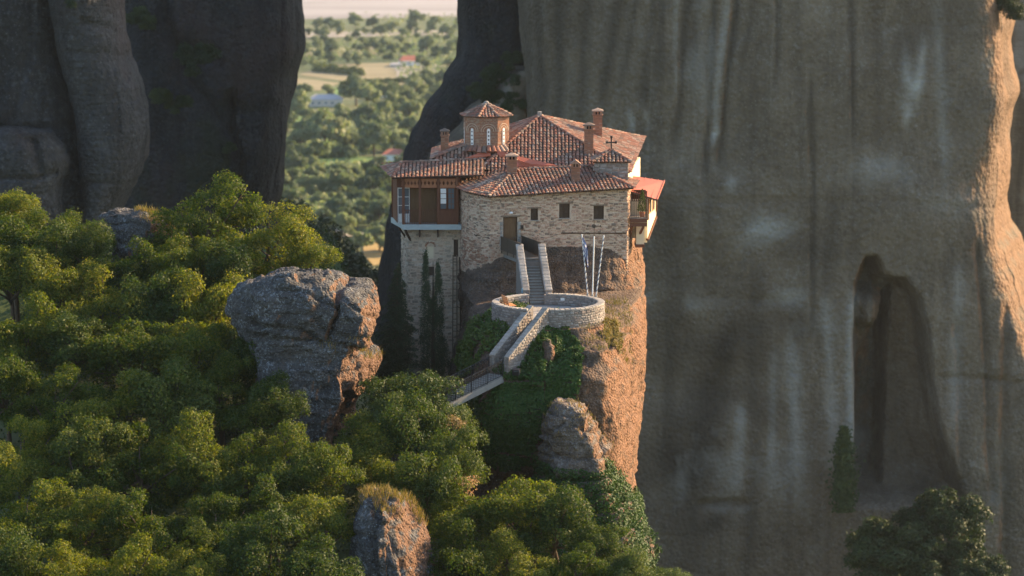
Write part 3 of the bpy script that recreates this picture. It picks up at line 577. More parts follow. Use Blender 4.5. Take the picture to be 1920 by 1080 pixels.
def rubble(parent, plan, z0, z1, openings=(), mat=None, mortar=None, hrange=(.13, .25), wrange=(.13, .42), depth=.055, limit=300, skip=None, name='wall', reveal=.22, thick=0, seed=1):
    """a mortared wall along a plan line with every stone a piece; openings (u0, u1, z0, z1) stay open with reveals"""
    p, s = arc_pos(plan); r = np.random.default_rng(seed); mb = MB()
    def pt(u, z, inn=0.0):
        i = int(np.clip(np.searchsorted(s, u, 'right')-1, 0, len(p)-2)); t = (u-s[i])/(s[i+1]-s[i]); q = p[i]+(p[i+1]-p[i])*t
        d = unit(p[i+1]-p[i]); n = A(d[1], -d[0]); return A(q[0]-n[0]*inn, q[1]-n[1]*inn, z), A(d[0], d[1], 0), A(n[0], n[1], 0)
    us = sorted(set(list(s)+[o[k] for o in openings for k in (0, 1)])); zs = sorted(set([z0, z1]+[o[k] for o in openings for k in (2, 3) if z0 < o[k] < z1]))
    for a, b in zip(us[:-1], us[1:]):
        for c, d in zip(zs[:-1], zs[1:]):
            um, zm = (a+b)/2, (c+d)/2
            if any(o[0] < um < o[1] and o[2] < zm < o[3] for o in openings): continue
            e = 1e-5; mb.add([pt(a+e, c)[0], pt(b-e, c)[0], pt(b-e, d)[0], pt(a+e, d)[0]], [(0, 1, 2, 3)])
    for o in openings:
        a, b, c, d = o; P = [pt(a, c), pt(b, c), pt(b, d), pt(a, d)]; V = [q[0] for q in P]+[q[0]-q[2]*reveal for q in P]
        mb.add(V, [(i, i+4, (i+1) % 4+4, (i+1) % 4) for i in range(4)]+[(4, 5, 6, 7)])
    if thick:
        n = len(p); ins = [pt(min(u+1e-4, s[-1]-1e-4), 0, thick)[0][:2] for u in s]
        for i in range(n-1): mb.add([(*p[i], z1), (*p[i+1], z1), (*ins[i+1], z1), (*ins[i], z1), (*ins[i], z0), (*ins[i+1], z0)], [(0, 1, 2, 3), (3, 2, 5, 4)])
    wall = mb.build(name, mortar, parent); T = []; z = z0
    while z < z1-.05:
        h = r.uniform(*hrange); h = min(h, z1-z); u = -r.uniform(0, .3)
        while u < s[-1]:
            w = r.uniform(*wrange)*(1.25 if r.random() < .12 else 1); hh = h*r.uniform(.5, 1.1); uc = u+w/2; zc = z+h/2+r.uniform(-.075, .075)
            if .06 < uc < s[-1]-.06 and not any(o[0]-w*.40 < uc < o[1]+w*.40 and o[2]-h*.4 < zc < o[3]+h*.4 for o in openings):
                q, d, n = pt(uc, zc)
                if not (skip and skip(q)):
                    tilt = r.normal(0, .16); x = d*math.cos(tilt)+A(0, 0, 1)*math.sin(tilt); zz = np.cross(x, -n); zz = zz if zz[2] > 0 else -zz
                    T.append(frame(q, x*(w/2*.93), n*depth*r.uniform(.7, 1.3), zz*(hh/2*.92)))
            u += w
        z += h
    if T: pieces('stone', STONES, T, mat, wall, 'small_stones', limit)
    return wall, pt
def tile_variants():
    out = []
    for k in range(3):
        r = np.random.default_rng(k); V = []; n = 5
        for y, rad in ((-1, 1.0), (1, .80)):
            for i in range(n+1):
                a = math.pi*i/n; V.append((math.cos(a)*rad, y+.02*r.normal(), math.sin(a)*rad+(.12 if y < 0 else -.22)))
        Fs = [(i, i+1, n+2+i, n+1+i) for i in range(n)]; Fs = [f[::-1] for f in Fs]; Fs.append(tuple(range(n+1)))
        out.append((np.array(V), Fs))
    return out
TILES = tile_variants()
def tile_roof(parent, faces, ridges=(), limit=300, dx=.30, dy=.34, name='roof', rad=.128, thick=.12, mat='tile', seed=2):
    """faces: (corner points, index of the eave edge); barrel tiles in rows up each face, cap tiles along the ridges"""
    r = np.random.default_rng(seed); mb = MB(); T = []; S = []
    for P, e in faces:
        P = [np.asarray(p, float) for p in P]; n = np.zeros(3)
        for i in range(len(P)): n += np.cross(P[i]-P[0], P[(i+1) % len(P)]-P[0])
        n = unit(n); n = n if n[2] > 0 else -n
        a, b = P[e], P[(e+1) % len(P)]; u = unit(b-a); w = np.cross(n, u)
        cen = sum(P)/len(P)
        if (cen-a)@w < 0: w = -w
        mb.prism(P, -n*thick)
        q2 = [((p-a)@u, (p-a)@w) for p in P]; um = max(x for x, _ in q2); u0 = min(x for x, _ in q2); wm = max(y for _, y in q2)
        vis = max(.02, n@unit(CAM-cen))
        for i in range(int((um-u0)/dx)+1):
            uc = u0+(i+.5)*dx; sk = r.normal(0, .012)
            for j in range(int(wm/dy)+1):
                wc = (j+.32)*dy
                if not in_poly(np.array([uc]), np.array([wc]), q2)[0]: continue
                g = r.normal(0, .012, 2); x = unit(u+w*(sk+g[0])); y = np.cross(n, x); y = y if y@w > 0 else -y
                T.append(frame(a+u*(uc+g[1])+w*(wc+r.normal(0, .015))+n*r.uniform(-.004, .02), x*rad*r.uniform(.94, 1.06), y*dy*.62, n*rad*.8)); S.append(vis)
    for p, q in ridges:
        p = np.asarray(p, float); q = np.asarray(q, float); p, q = (p, q) if p[2] <= q[2] else (q, p)
        d = unit(q-p); x = unit(np.cross(d, A(0, 0, 1))); nn = np.cross(x, d); L = np.linalg.norm(q-p)
        for k in range(int(L/.4)+1):
            T.append(frame(p+d*min(L, (k+.4)*.4)+nn*(.03+r.normal(0, .01)), unit(x+.05*r.normal(0, 1)*d)*rad*1.2, d*.26, nn*rad*1.0)); S.append(1.2)
    roof = mb.build(name, M['under_tile'], parent)
    pieces('roof_tile', TILES, T, M[mat], roof, 'more_tiles', limit, S)
    return roof
def courses(mb, cx, cy, w, d, z0, z1, h=.095, jit=.012, r=random):
    z = z0
    while z < z1-.01:
        n = max(2, int(round(w/.24))); off = r.random()*.5
        e = min(z+h, z1); mb.box(cx-w/2+.01, cx+w/2-.01, cy-d/2+.01, cy+d/2-.01, z, e)
        for k in range(n):
            x0 = cx-w/2+w*k/n+.008; x1 = cx-w/2+w*(k+1)/n-.008; j = r.uniform(0, jit)
            mb.box(x0, x1, cy-d/2-j, cy-d/2+.05, z+.008, e-.008)
        for sx in (-1, 1):
            j = r.uniform(0, jit); mb.box(cx+sx*w/2-.04, cx+sx*w/2+sx*j+.04*0, cy-d/2+.03, cy+d/2, z+.008, e-.008) if sx > 0 else mb.box(cx-w/2-j, cx-w/2+.04, cy-d/2+.03, cy+d/2, z+.008, e-.008)
        z += h
    return mb
def chimney(parent, px, py_base, py_top, Y, w=.62, cap='slab', lit=None):
    b = at(px, py_base, Y); t_ = at(px, py_top, Y); x = b[0]; z0 = b[2]-.5; z1 = t_[2]; hc = .38
    c = courses(MB(), x, Y, w, w, z0, z1-hc-.12).build('chimney', M['brick'], parent)
    MB().box(x-w*.62, x+w*.62, Y-w*.62, Y+w*.62, z1-hc-.12, z1-hc-.03).build('collar', M['brick'], c)
    mb = MB()
    for sx in (-1, 1):
        for sy in (-1, 1): mb.box(x+sx*w*.38-.09, x+sx*w*.38+.09, Y+sy*w*.38-.09, Y+sy*w*.38+.09, z1-hc-.028, z1-.16)
    mb.box(x-.06, x+.06, Y-w*.47, Y-w*.3, z1-hc-.028, z1-.162)
    mb.build('vent', M['brick'], c); box_part('flue', M['dark'], c, x-w*.28, x+w*.28, Y-w*.28, Y+w*.28, z1-hc-.026, z1-.17)
    mb = MB(); q = w*.66
    if cap == 'gable':
        mb.prism([(x-q, Y-q, z1-.155), (x+q, Y-q, z1-.155), (x, Y-q, z1+.18)], (0, 2*q, 0))
    else:
        mb.box(x-q, x+q, Y-q, Y+q, z1-.158, z1-.06); mb.add([(x-q*.9, Y-q*.9, z1-.058), (x+q*.9, Y-q*.9, z1-.058), (x+q*.9, Y+q*.9, z1-.058), (x-q*.9, Y+q*.9, z1-.058), (x, Y, z1+.14)], [(0, 1, 4), (1, 2, 4), (2, 3, 4), (3, 0, 4)])
    mb.build('chimney_cap', M['tile'], c); return c
def window(parent, pt, u0, u1, z0, z1, rec=.16, bars=(2, 3), mat='dark_wood', pane='shutter', lintel=.16, name='window'):
    P, d, n = pt((u0+u1)/2, z0); w = (u1-u0)/2; c = P-n*rec; up = A(0, 0, 1); h = (z1-z0)/2; cc = c+up*h; mb = MB(); fr = .055
    for sx in (-1, 1): mb.obox(cc+d*sx*(w-fr/2), d*fr/2, n*.05, up*h)
    for sz in (-1, 1): mb.obox(cc+up*sz*(h-fr/2), d*(w-fr), n*.047, up*fr/2)
    win = mb.build(name, M[mat], parent)
    MB().obox(cc-n*.03, d*(w-fr*.5), n*.008, up*(h-fr*.5)).build('pane', M[pane], win)
    mb = MB()
    for k in range(1, bars[0]): mb.obox(cc+d*(-w+2*w*k/bars[0]), d*.014, n*.03, up*(h-fr))
    for k in range(1, bars[1]): mb.obox(cc+up*(-h+2*h*k/bars[1]), d*(w-fr), n*.026, up*.014)
    if mb.v: mb.build('glazing_bar', M[mat], win)
    if lintel: MB().obox(P+up*(z1-z0+.05)+n*.02, d*(w+.25), n*.07, up*.05).build('lintel', M['old_wood'], win)
    MB().obox(P-up*.03+n*.03, d*(w+.06), n*.09, up*.025).build('sill', M['cap'], win)
    return win

# ================================================================ entrance house: the front stone block
PE = [(-4.15, 5.6), (-4.02, 4.5), (-3.72, 3.3), (-3.35, 2.4), (-2.95, 1.75), (-2.4, 1.05), (-1.74, .6), (9.07, 2.6), (9.72, 6.8)]
house = thing('entrance_house', 'cream rubble stone house with the brown entrance door, barrel tiled roof and small wooden windows', 'house', (2.5, 4, 8.3))
def ent_open(x0, x1, y0, y1):
    a, zt = wall_u(PE, x0, y0, 6); b, _ = wall_u(PE, x1, y0, 6); _, zb = wall_u(PE, (x0+x1)/2, y1, 6); return (a, b, zb, zt)
DOOR = ent_open(943.5, 970, 407, 470); WINS = [ent_open(995, 1009, 391, 413), ent_open(1048.5, 1068.5, 382, 409), ent_open(1113, 1132.5, 386, 411)]
ewall, ept = rubble(house, PE, 8.3, 15.0, [DOOR]+WINS, M['stone'], M['mortar'], seed=4)
for w in WINS: window(house, ept, *w)
P, d, n = ept((DOOR[0]+DOOR[1])/2, DOOR[2]); up = A(0, 0, 1); dw = (DOOR[1]-DOOR[0])/2; dh = (DOOR[3]-DOOR[2])/2
door = MB().obox(P-n*.15+up*dh, d*(dw-.07), n*.035, up*(dh-.04)).build('door', M['door'], house)
for sz in (-.55, .0, .5): MB().obox(P-n*.11+up*(dh+sz*dh), d*(dw-.22), n*.012, up*dh*.19).build('door_panel', M['door'], door)
mb = MB()
for sx in (-1, 1): mb.obox(P-n*.12+d*sx*(dw-.035)+up*dh, d*.035, n*.09, up*dh)
mb.obox(P-n*.12+up*(2*dh-.035), d*(dw-.072), n*.088, up*.035); mb.build('door_frame', M['dark_wood'], door)
MB().obox(P+n*.02+up*(2*dh+.06), d*(dw+.22), n*.09, up*.06).build('door_lintel', M['old_wood'], door)
MB().tube([P-n*.1+d*(dw-.2)+up*1.0, P-n*.05+d*(dw-.2)+up*1.0], .035, 6).build('door_handle', M['black'], door)
# pale dressed jamb stones beside the door
T = []
for k in range(7):
    for sx in (-1, 1): T.append(frame(P+d*sx*(dw+.15)+up*(.17+k*.33), d*.14*random.uniform(.8, 1.1), n*.07, up*.155))
pieces('jamb_stone', BRICKS, T, M['cap'], ewall, 'x')
b = on_line(978.3, 426, A(*PE[6], 0), A(*PE[7], 0))
ml = MB().obox(b+n*.08, d*.11, n*.07, up*.17).build('letter_box', M['rust'], house); MB().obox(b+n*.155, d*.06, n*.006, up*.03).build('slot', M['dark'], ml)
b = on_line(957, 397, A(*PE[6], 0), A(*PE[7], 0))
lm = MB().tube([b, b+n*.2+up*.12, b+n*.34+up*.02], .025, 5).build('door_lamp', M['rust'], house); MB().tube([b+n*.34+up*.05, b+n*.34-up*.08], [.06, .17], 8).build('shade', M['white'], lm)
# timber ties let into the masonry
def tie(pts):
    return MB().tube([np.asarray(q) for q in pts], .05, 5).build('tie_beam', M['dark_wood'], house)
for a, b_ in (((876, 431), (893, 442)), ((893, 440), (918, 447)), ((862, 372), (869, 376))):
    qs = []
    for (px, py) in (a, b_):
        u = np.interp(px, [860, 863, 872, 880, 888, 902, 918], np.array(arc_pos(PE)[1][:7])); z = at(px, py, np.interp(px, [860, 872, 890, 918], [5.5, 3.3, 1.7, .6]))[2]
        q, _, nn = ept(u, z); qs.append(q+nn*.03)
    tie(qs)
for (a, b_) in (((1052, 437), (1174, 437)),):
    tie([on_line(*a, A(*PE[6], 0), A(*PE[7], 0))+n*.04, on_line(*b_, A(*PE[6], 0), A(*PE[7], 0))+n*.04])
# patch of thin red bricks low on the curved corner
T = []
for k in range(150):
    px = RNG.uniform(868, 912); py = RNG.uniform(440, 500); f = (px-868)/44
    if py > 500-8*f or py < 442+40*f*f: continue
    u = np.interp(px, [860, 863, 872, 880, 888, 902, 918], np.array(arc_pos(PE)[1][:7])); z = at(px, py, np.interp(px, [860, 872, 890, 918], [5.5, 3.3, 1.7, .6]))[2]
    if z < 8.6: continue
    q, dd, nn = ept(u, round(z/.12)*.12); T.append(frame(q, dd*.17, nn*.085, up*.042))
pieces('brick', BRICKS, T, M['brick'], ewall, 'more_bricks', 120)
# roof
Ea, Eb, Ec, Ed, Ee = at(850, 347, 5.4), at(873, 359, 2.1), at(917, 368, .05), at(1188, 352, 2.1), at(1197, 339, 6.8)
R0, R1, Rb = at(966, 318, 5), at(1108, 312, 5.6), at(938, 308, 8.6); Rz = at(1150, 318, 9)
tile_roof(house, [([Ec, Ed, R1, R0], 0), ([Ea, Eb, R0], 0), ([Eb, Ec, R0], 0), ([Ea, R0, Rb], 0), ([Ed, Ee, R1], 0), ([R0, R1, Rz, Rb], 0)], [(Ec, R0), (Ed, R1), (R0, R1), (R0, Rb)], seed=6)
chimney(house, 960, 330, 289, 4.4, .78); chimney(house, 1079, 350, 303, 3.3, .66, 'gable')

# ================================================================ gallery tower at the left
tower = thing('gallery_tower', 'tall grey stone tower with a brown timber gallery overhanging its top', 'tower', (-6.3, 6, -1))
TX = lambda px, Y: float(at(px, 560, Y)[0])
PT = [(TX(753, 8.4), 8.4), (TX(767, 5.2), 5.2), (-3.95, 5.2)]
def tw_open(x0, x1, y0, y1):
    a, zt = wall_u(PT, x0, y0, 1); b, _ = wall_u(PT, x1, y0, 1); _, zb = wall_u(PT, (x0+x1)/2, y1, 1); return (a, b, zb, zt)
NICHE, HOLE, TALL = tw_open(801, 813, 462, 485), tw_open(803, 814, 500, 517), tw_open(850.5, 859, 449, 482)
twall, tpt = rubble(tower, PT, -1, 11.65, [NICHE, HOLE, TALL], M['tower_stone'], M['mortar'], (.15, .29), (.25, .62), seed=8)
def arch_ring(parent, c, d, n, r, name, mat, w=.1, k=9, full=math.pi, dep=.07):
    T = [frame(c+(d*math.cos(a)+up*math.sin(a))*r, (-d*math.sin(a)+up*math.cos(a))*(full*r/k/2*.9), n*dep, (d*math.cos(a)+up*math.sin(a))*w/2) for a in (np.arange(k)+.5)*full/k]
    pieces(name, BRICKS, T, mat, parent, 'x')
P, d, n = tpt((NICHE[0]+NICHE[1])/2, NICHE[3]); arch_ring(twall, P-up*.02, d, n, (NICHE[1]-NICHE[0])/2+.12, 'arch_stone', M['brick'], .16, 9)
MB().obox(P-n*.1-up*(NICHE[3]-NICHE[2])/2, d*(NICHE[1]-NICHE[0])/2*.98, n*.02, up*(NICHE[3]-NICHE[2])/2*.98).build('niche_panel', M['plaster'], tower)
w = window(tower, tpt, *HOLE, rec=.18, bars=(1, 1), lintel=0)
P, d, n = tpt((TALL[0]+TALL[1])/2, TALL[3]); arch_ring(twall, P-up*.02, d, n, (TALL[1]-TALL[0])/2+.07, 'arch_stone', M['tower_stone'], .13, 7)
MB().obox(P-n*.17-up*(TALL[3]-TALL[2])/2, d*(TALL[1]-TALL[0])/2*.98, n*.02, up*(TALL[3]-TALL[2])/2*.98).build('hatch', M['dark_wood'], tower)
# slab, posts, frieze, railing
ZS = float(at(757, 421, 4.2)[2]); GF = A(float(at(757, 425, 4.2)[0]), 4.2, 0); GB = A(float(at(733, 420, 9.0)[0]), 9.0, 0); GR = A(-4.02, 4.2, 0); ZR = 15.86
z_ = lambda p, z: A(p[0], p[1], z)
slab = MB().prism([z_(GB, ZS-.42), z_(GF, ZS-.42), z_(GR, ZS-.42), A(-4.02, 9, ZS-.42)], (0, 0, .42)).build('balcony_slab', M['slab'], tower)
box_part('ceiling', M['dark_wood'], tower, -8.4, -4.1, 4.5, 9, ZR-.1, ZR-.04)
gal = MB()
def post(px, Y=None, w=.17, top=ZR):
    f = None
    x = float(at(px, 400, 4.32)[0]) if Y is None else float(at(px, 400, Y)[0]); y = 4.32 if Y is None else Y
    box_part('post', M['wood'], tower, x-w/2, x+w/2, y-w/2, y+w/2, ZS+.002, top); return x
side = lambda f: GB+(GF-GB)*f+A(.12, .06, 0)
xs_ = [post(p, None, w) for p, w in ((756.5, .22), (787.5, .18), (822, .2), (857, .2))]
for f in (.02, .42): q = side(f); box_part('post', M['wood'], tower, q[0]-.08, q[0]+.08, q[1]-.08, q[1]+.08, ZS+.002, ZR)
zf0, zf1 = float(at(800, 352, 4.3)[2]), float(at(800, 335, 4.3)[2])
def frieze(a, b):
    a = np.asarray(a); b = np.asarray(b); L = np.linalg.norm(b-a); d = (b-a)/L; n = np.cross(d, up); k = max(2, int(round(L/.30))); s = L/k; T = []
    fz = MB()
    for zz, h in ((zf1-.09, .09), (zf0+.10, .10)): fz.obox((a+b)/2+up*zz, d*L/2, n*.025, up*h)
    fz = fz.build('frieze', M['frieze'], tower); zm = (zf0+zf1)/2; H = (zf1-zf0)/2-.17
    for i in range(k):
        c = a+d*s*(i+.5)+up*zm; pr = [(-.36, -1), (.36, -1), (.36, -.35), (.18, -.1), (.18, .25), (.4, .5), (.4, 1), (-.4, 1), (-.4, .5), (-.18, .25), (-.18, -.1), (-.36, -.35)]
        MB().prism([c+d*x*s+up*y*H-n*.02 for x, y in pr], n*.04).build('frieze_board', M['frieze'], fz)
for a, b in ((xs_[0]+.12, xs_[1]-.1), (xs_[1]+.1, xs_[2]-.11), (xs_[2]+.11, xs_[3]-.1)): frieze((a, 4.32, 0), (b, 4.32, 0))
frieze(side(.06), side(.4)); frieze(side(.45), side(.96))
zr = float(at(790, 394, 4.3)[2])
def rail_run(a, b, n_, mat, zb, zt, parent, name='railing', t_=.05, bal=.035):
    a = np.asarray(a); b = np.asarray(b); rl = MB().beam(a+up*zt, b+up*zt, t_, t_).beam(a+up*(zb+.08), b+up*(zb+.08), t_*.8, t_*.8).build(name, mat, parent)
    d = unit(b-a); m = np.cross(d, up); T = [frame(a+(b-a)*(k+.5)/n_+up*(zb+zt)/2, d*bal/2, m*bal/2, up*(zt-zb)/2*.98) for k in range(n_)]
    pieces('baluster', BOXV, T, mat, rl, 'x'); return rl
BOXV = [(np.array(MB().box(-1, 1, -1, 1, -1, 1).v), MB().box(-1, 1, -1, 1, -1, 1).f)]
rail_run((xs_[0]+.1, 4.32, 0), (xs_[1]-.09, 4.32, 0), 8, M['wood'], ZS, zr, tower); rail_run((xs_[1]+.09, 4.32, 0), (xs_[2]-.1, 4.32, 0), 9, M['wood'], ZS, zr, tower)
rail_run(side(.05), side(.4), 9, M['wood'], ZS, zr, tower); rail_run(side(.45), side(.95), 12, M['wood'], ZS, zr, tower)
# back wall of the gallery: boards, double door, glazed ends
BY = 5.45; bx = lambda px: float(at(px, 380, BY)[0])
box_part('gallery_wall', M['wood'], tower, bx(744), -4.05, BY, BY+.1, ZS, ZR)
MB().prism([A(bx(744), BY+.05, ZS), A(bx(733), 8.9, ZS), A(bx(733)+.3, 8.9, ZS), A(bx(744)+.3, BY+.05, ZS)], (0, 0, ZR-ZS)).build('gallery_wall', M['wood'], tower)
def gate(px0, px1, py0, py1, Y, panels):
    p0, p1 = at(px0, py1, Y), at(px1, py0, Y); x0, x1, z0, z1 = p0[0], p1[0], p0[2], p1[2]
    dd = box_part('gallery_door', M['door'], tower, x0, x1, Y-.05, Y, z0, z1)
    for i in range(2):
        for a, b in panels: box_part('door_panel', M['door'], dd, x0+(x1-x0)*(i*.5+.06), x0+(x1-x0)*(i*.5+.44), Y-.085, Y-.052, z0+(z1-z0)*a, z0+(z1-z0)*b)
gate(770, 786, 354, 418, BY-.02, ((.05, .4), (.45, .75), (.8, .95))); gate(789.5, 819, 354, 418, BY-.02, ((.05, .45), (.5, .8), (.84, .96)))
def glaze(px0, px1, py0, py1, Y, nx, nz, white=(), mat='white', par=None):
    p0, p1 = at(px0, py1, Y), at(px1, py0, Y); x0, x1, z0, z1 = p0[0], p1[0], p0[2], p1[2]; fr = .05
    mb = MB().box(x0, x0+fr, Y-.06, Y, z0, z1).box(x1-fr, x1, Y-.06, Y, z0, z1).box(x0+fr, x1-fr, Y-.058, Y, z0, z0+fr).box(x0+fr, x1-fr, Y-.058, Y, z1-fr, z1)
    wn_ = mb.build('gallery_window', M['wood'] if mat != 'white' else M['white'], tower)
    for i in range(nx):
        for k in range(nz):
            a = x0+fr+(x1-x0-2*fr)*i/nx+.02; b = x0+fr+(x1-x0-2*fr)*(i+1)/nx-.02; c = z0+fr+(z1-z0-2*fr)*k/nz+.02; d_ = z0+fr+(z1-z0-2*fr)*(k+1)/nz-.02
            box_part('pane', M['white'] if (i, k) in white else M['glass'], wn_, a, b, Y-.03, Y-.015, c, d_)
    mb = MB()
    for i in range(1, nx): xx = x0+fr+(x1-x0-2*fr)*i/nx; mb.box(xx-.02, xx+.02, Y-.05, Y-.005, z0+fr, z1-fr)
    for k in range(1, nz): zz = z0+fr+(z1-z0-2*fr)*k/nz; mb.box(x0+fr, x1-fr, Y-.048, Y-.005, zz-.02, zz+.02)
    mb.build('glazing_bar', M['wood'] if mat != 'white' else M['white'], wn_)
glaze(746, 768, 352, 418, BY-.02, 2, 4, ((0, 0), (1, 0)))
# closed right bay with windows over boards
box_part('bay_panel', M['wood'], tower, xs_[2]+.1, xs_[3]-.1, 4.30, 4.36, ZS+.002, zr)
for k in range(9): x = xs_[2]+.16+k*.155; box_part('bay_board', M['wood'], tower, x, x+.11, 4.275, 4.298, ZS+.05, zr-.05)
bp = lambda px: px
glaze(824.5, 838, 352, 393, 4.36, 1, 4, ((0, 1), (0, 2), (0, 3)), 'wood'); glaze(839, 853, 352, 393, 4.36, 2, 4, (), 'wood')
# brackets under the slab
for px, dy in ((787, 0), (821, 0)):
    x = float(at(px, 440, 4.7)[0]); box_part('bracket', M['dark_wood'], tower, x-.06, x+.06, 4.4, 5.18, ZS-1.05, ZS-.43)
MB().beam(A(GF[0]+.1, 4.45, ZS-.45), A(GF[0]+.55, 5.35, ZS-1.55), .14, .14).build('brace', M['dark_wood'], tower)
MB().beam(A(GF[0]-.5, 6.2, ZS-.45), A(GF[0]+.15, 6.8, ZS-1.5), .12, .12).build('brace', M['dark_wood'], tower)
Gl, Gf, Gr, Rl, Rr = at(714, 311, 9.6), at(736, 333, 3.9), at(908, 328, 3.9), at(752, 305, 7.6), at(908, 298, 8.2)
Gx = at(893, 303, 7.9); Gy = at(868, 330, 4.0)
tile_roof(tower, [([Gf, Gr, Rr, Rl], 0), ([Gl, Gf, Rl], 0), ([Rl, Rr, at(905, 296, 11), Gl], 0)], [(Gf, Rl), (Rl, Rr), (Gy, Gx)], seed=9)

# ================================================================ domed church
church = thing('domed_church', 'small church with an octagonal brick dome drum and tall narrow white windows', 'church', (-2.1, 10.5, 14))
DC = A(float(at(912, 245, 10.6)[0]), 10.6, 0); RD = 1.9; D0, D1 = 17.2, float(at(912, 219, 9)[2]); ROT = R(6)
vert = lambda k, r=RD: DC+A(math.sin(R(22.5)+k*R(45)+ROT)*r, -math.cos(R(22.5)+k*R(45)+ROT)*r, 0)
drum = MB().prism([z_(vert(k), D0) for k in range(8)][::-1], (0, 0, D1-D0)).build('drum', M['drum_mortar'], church)
bw = MB()
for k in range(-3, 3):
    a, b = vert(k-1), vert(k); L = np.linalg.norm(b-a); d = (b-a)/L; n = unit(A(d[1], -d[0], 0)); rows = int((D1-D0)/.125)
    for j in range(rows):
        off = (j % 2)*.14; u = -off; st = rows*.22 < j < rows*.33 or rows*.42 < j < rows*.5
        while u < L:
            w_ = .62 if st else .28; u0, u1 = max(0, u+.012), min(L, u+w_-.012)
            if u1-u0 > .04: bw.obox(a+d*(u0+u1)/2+up*(D0+(j+.5)*.125)+n*.01, d*(u1-u0)/2, n*.018, up*.05)
            u += w_
tag(bw.build('drum_bricks', M['brick'], drum), kind='stuff')
for k in (-2, -1, 0, 1, 2):
    a, b = vert(k-1), vert(k); c = (a+b)/2; d = unit(b-a); n = unit(A(d[1], -d[0], 0)); zc = D0+(D1-D0)*.60
    for rr, w_, kk, mm in ((.30, .15, 11, 'brick'), (.425, .05, 14, 'mortar'), (.51, .07, 16, 'brick'), (.60, .05, 18, 'mortar')):
        T = [frame(c+n*.035+up*zc+(d*math.cos(t)+up*math.sin(t))*rr, (-d*math.sin(t)+up*math.cos(t))*(math.pi*rr/kk/2*.86), n*.03, (d*math.cos(t)+up*math.sin(t))*w_/2) for t in (np.arange(kk)+.5)*math.pi/kk]
        mb = MB()
        for q in T: mb.add(BOXV[0][0]@q[:3, :3].T+q[:3, 3], BOXV[0][1])
        mb.build('blind_arch', M[mm], drum)
    zb, zt = D0+.28, zc+.12; mb = MB().obox(c+n*.05+up*(zb+zt)/2, d*.13, n*.025, up*(zt-zb)/2)
    wn_ = mb.build('drum_window', M['white'], church); MB().tube([c+n*.028+up*zt, c+n*.072+up*zt], .128, 10).build('window_head', M['white'], wn_)
    for j in range(5): q = c+up*(zb+(zt-zb)*(j+.6)/5.1); MB().tube([q+n*.06, q+n*.081], .068, 8).build('light_hole', M['dark'], wn_)
ap = z_(DC, float(at(912, 194, 10.6)[2])); ev = [z_(vert(k, 2.12), D1+.02) for k in range(8)]
tile_roof(church, [([ev[k-1], ev[k], ap], 0) for k in range(8)], [(ev[k], ap) for k in range(8)], 180, .26, .32, 'dome_roof', .112, .08, seed=12)
MB().tube([ap-up*.02, ap+up*.12, ap+up*.2], [.24, .22, .1], 8).build('dome_cap', M['cap'], church)
cr = [at(809, 298, 8.6), at(968, 304, 8.6), at(950, 281, 9.4), at(868, 274, 9.6)]
tile_roof(church, [(cr, 0), ([at(812, 278, 15), cr[0], cr[3]], 0), ([cr[1], at(985, 290, 14), cr[2]], 0), ([at(812, 278, 15), cr[3], at(880, 262, 13.5), at(872, 262, 15)], 0)], [(cr[0], cr[3])], 120, seed=13)
T = [frame(DC+A(math.sin(t)*2.05, -math.cos(t)*2.05, 17.55+.05*math.sin(t*9)), A(math.cos(t), math.sin(t), 0)*.2, A(-math.sin(t)*.2, math.cos(t)*.2, .26), unit(A(math.sin(t), -math.cos(t), 1))*.16) for t in np.arange(-1.6, 1.6, .19)]
pieces('base_tile', TILES, T, M['tile'], drum, 'x')
for pts in ([(872, 299, 8.0), (920, 293, 8.3), (917, 283, 8.7)], [(929, 284, 8.6), (953, 290, 8.2), (938, 296, 8.1)]):
    MB().prism([at(*p)+up*.12 for p in pts], (0, 0, -.1)).build('red_sheet', M['red_metal'], church)
box_part('wall', M['tower_stone'], church, -6.2, .6, 8.9, 15, 13.5, 16.6)
chimney(church, 834, 280, 243, 11, .6)

# ================================================================ great hall behind
hall = thing('great_hall', 'high building behind the others under a broad pyramid roof of terracotta tiles', 'building', (4.5, 14, 13))
H0, FR, FL, BR, BL = at(1012, 217, 13), at(1181, 323, 7), at(898, 318, 7), at(1208, 258, 22), at(872, 264, 19)
tile_roof(hall, [([FL, FR, H0], 0), ([FR, BR, H0], 0), ([BL, FL, H0], 0), ([BR, BL, H0], 0)], [(FR, H0), (FL, H0), (BR, H0), (BL, H0)], seed=15)
MB().tube([H0-up*.1, H0+up*.35], [.22, .2], 6).build('finial', M['cap'], hall)
MB().prism([A(FL[0]+.3, 7.4, 9), A(FR[0]-.35, 7.4, 9), A(BR[0]-.35, 21.6, 9), A(BL[0]+.3, 18.6, 9)], (0, 0, 6.6)).build('wall', M['plaster'], hall)
MB().prism([at(967, 294, 7.4)+up*.1, at(1044, 312, 6.6)+up*.1, at(967, 314, 6.2)+up*.1], (0, 0, -.1)).build('red_sheet', M['red_metal'], hall)
for k in range(5): p = at(967, 296+k*3.6, 7.3-k*.25)+up*.12; q = at(985+k*12, 314-k*.3, 6.3+k*.08)+up*.12; MB().beam(p+(q-p)*.1, q, .04, .05).build('seam', M['red_metal'], hall)
chimney(hall, 1104, 280, 232, 9.2, .72); chimney(hall, 1120.5, 246, 205, 15, .72)

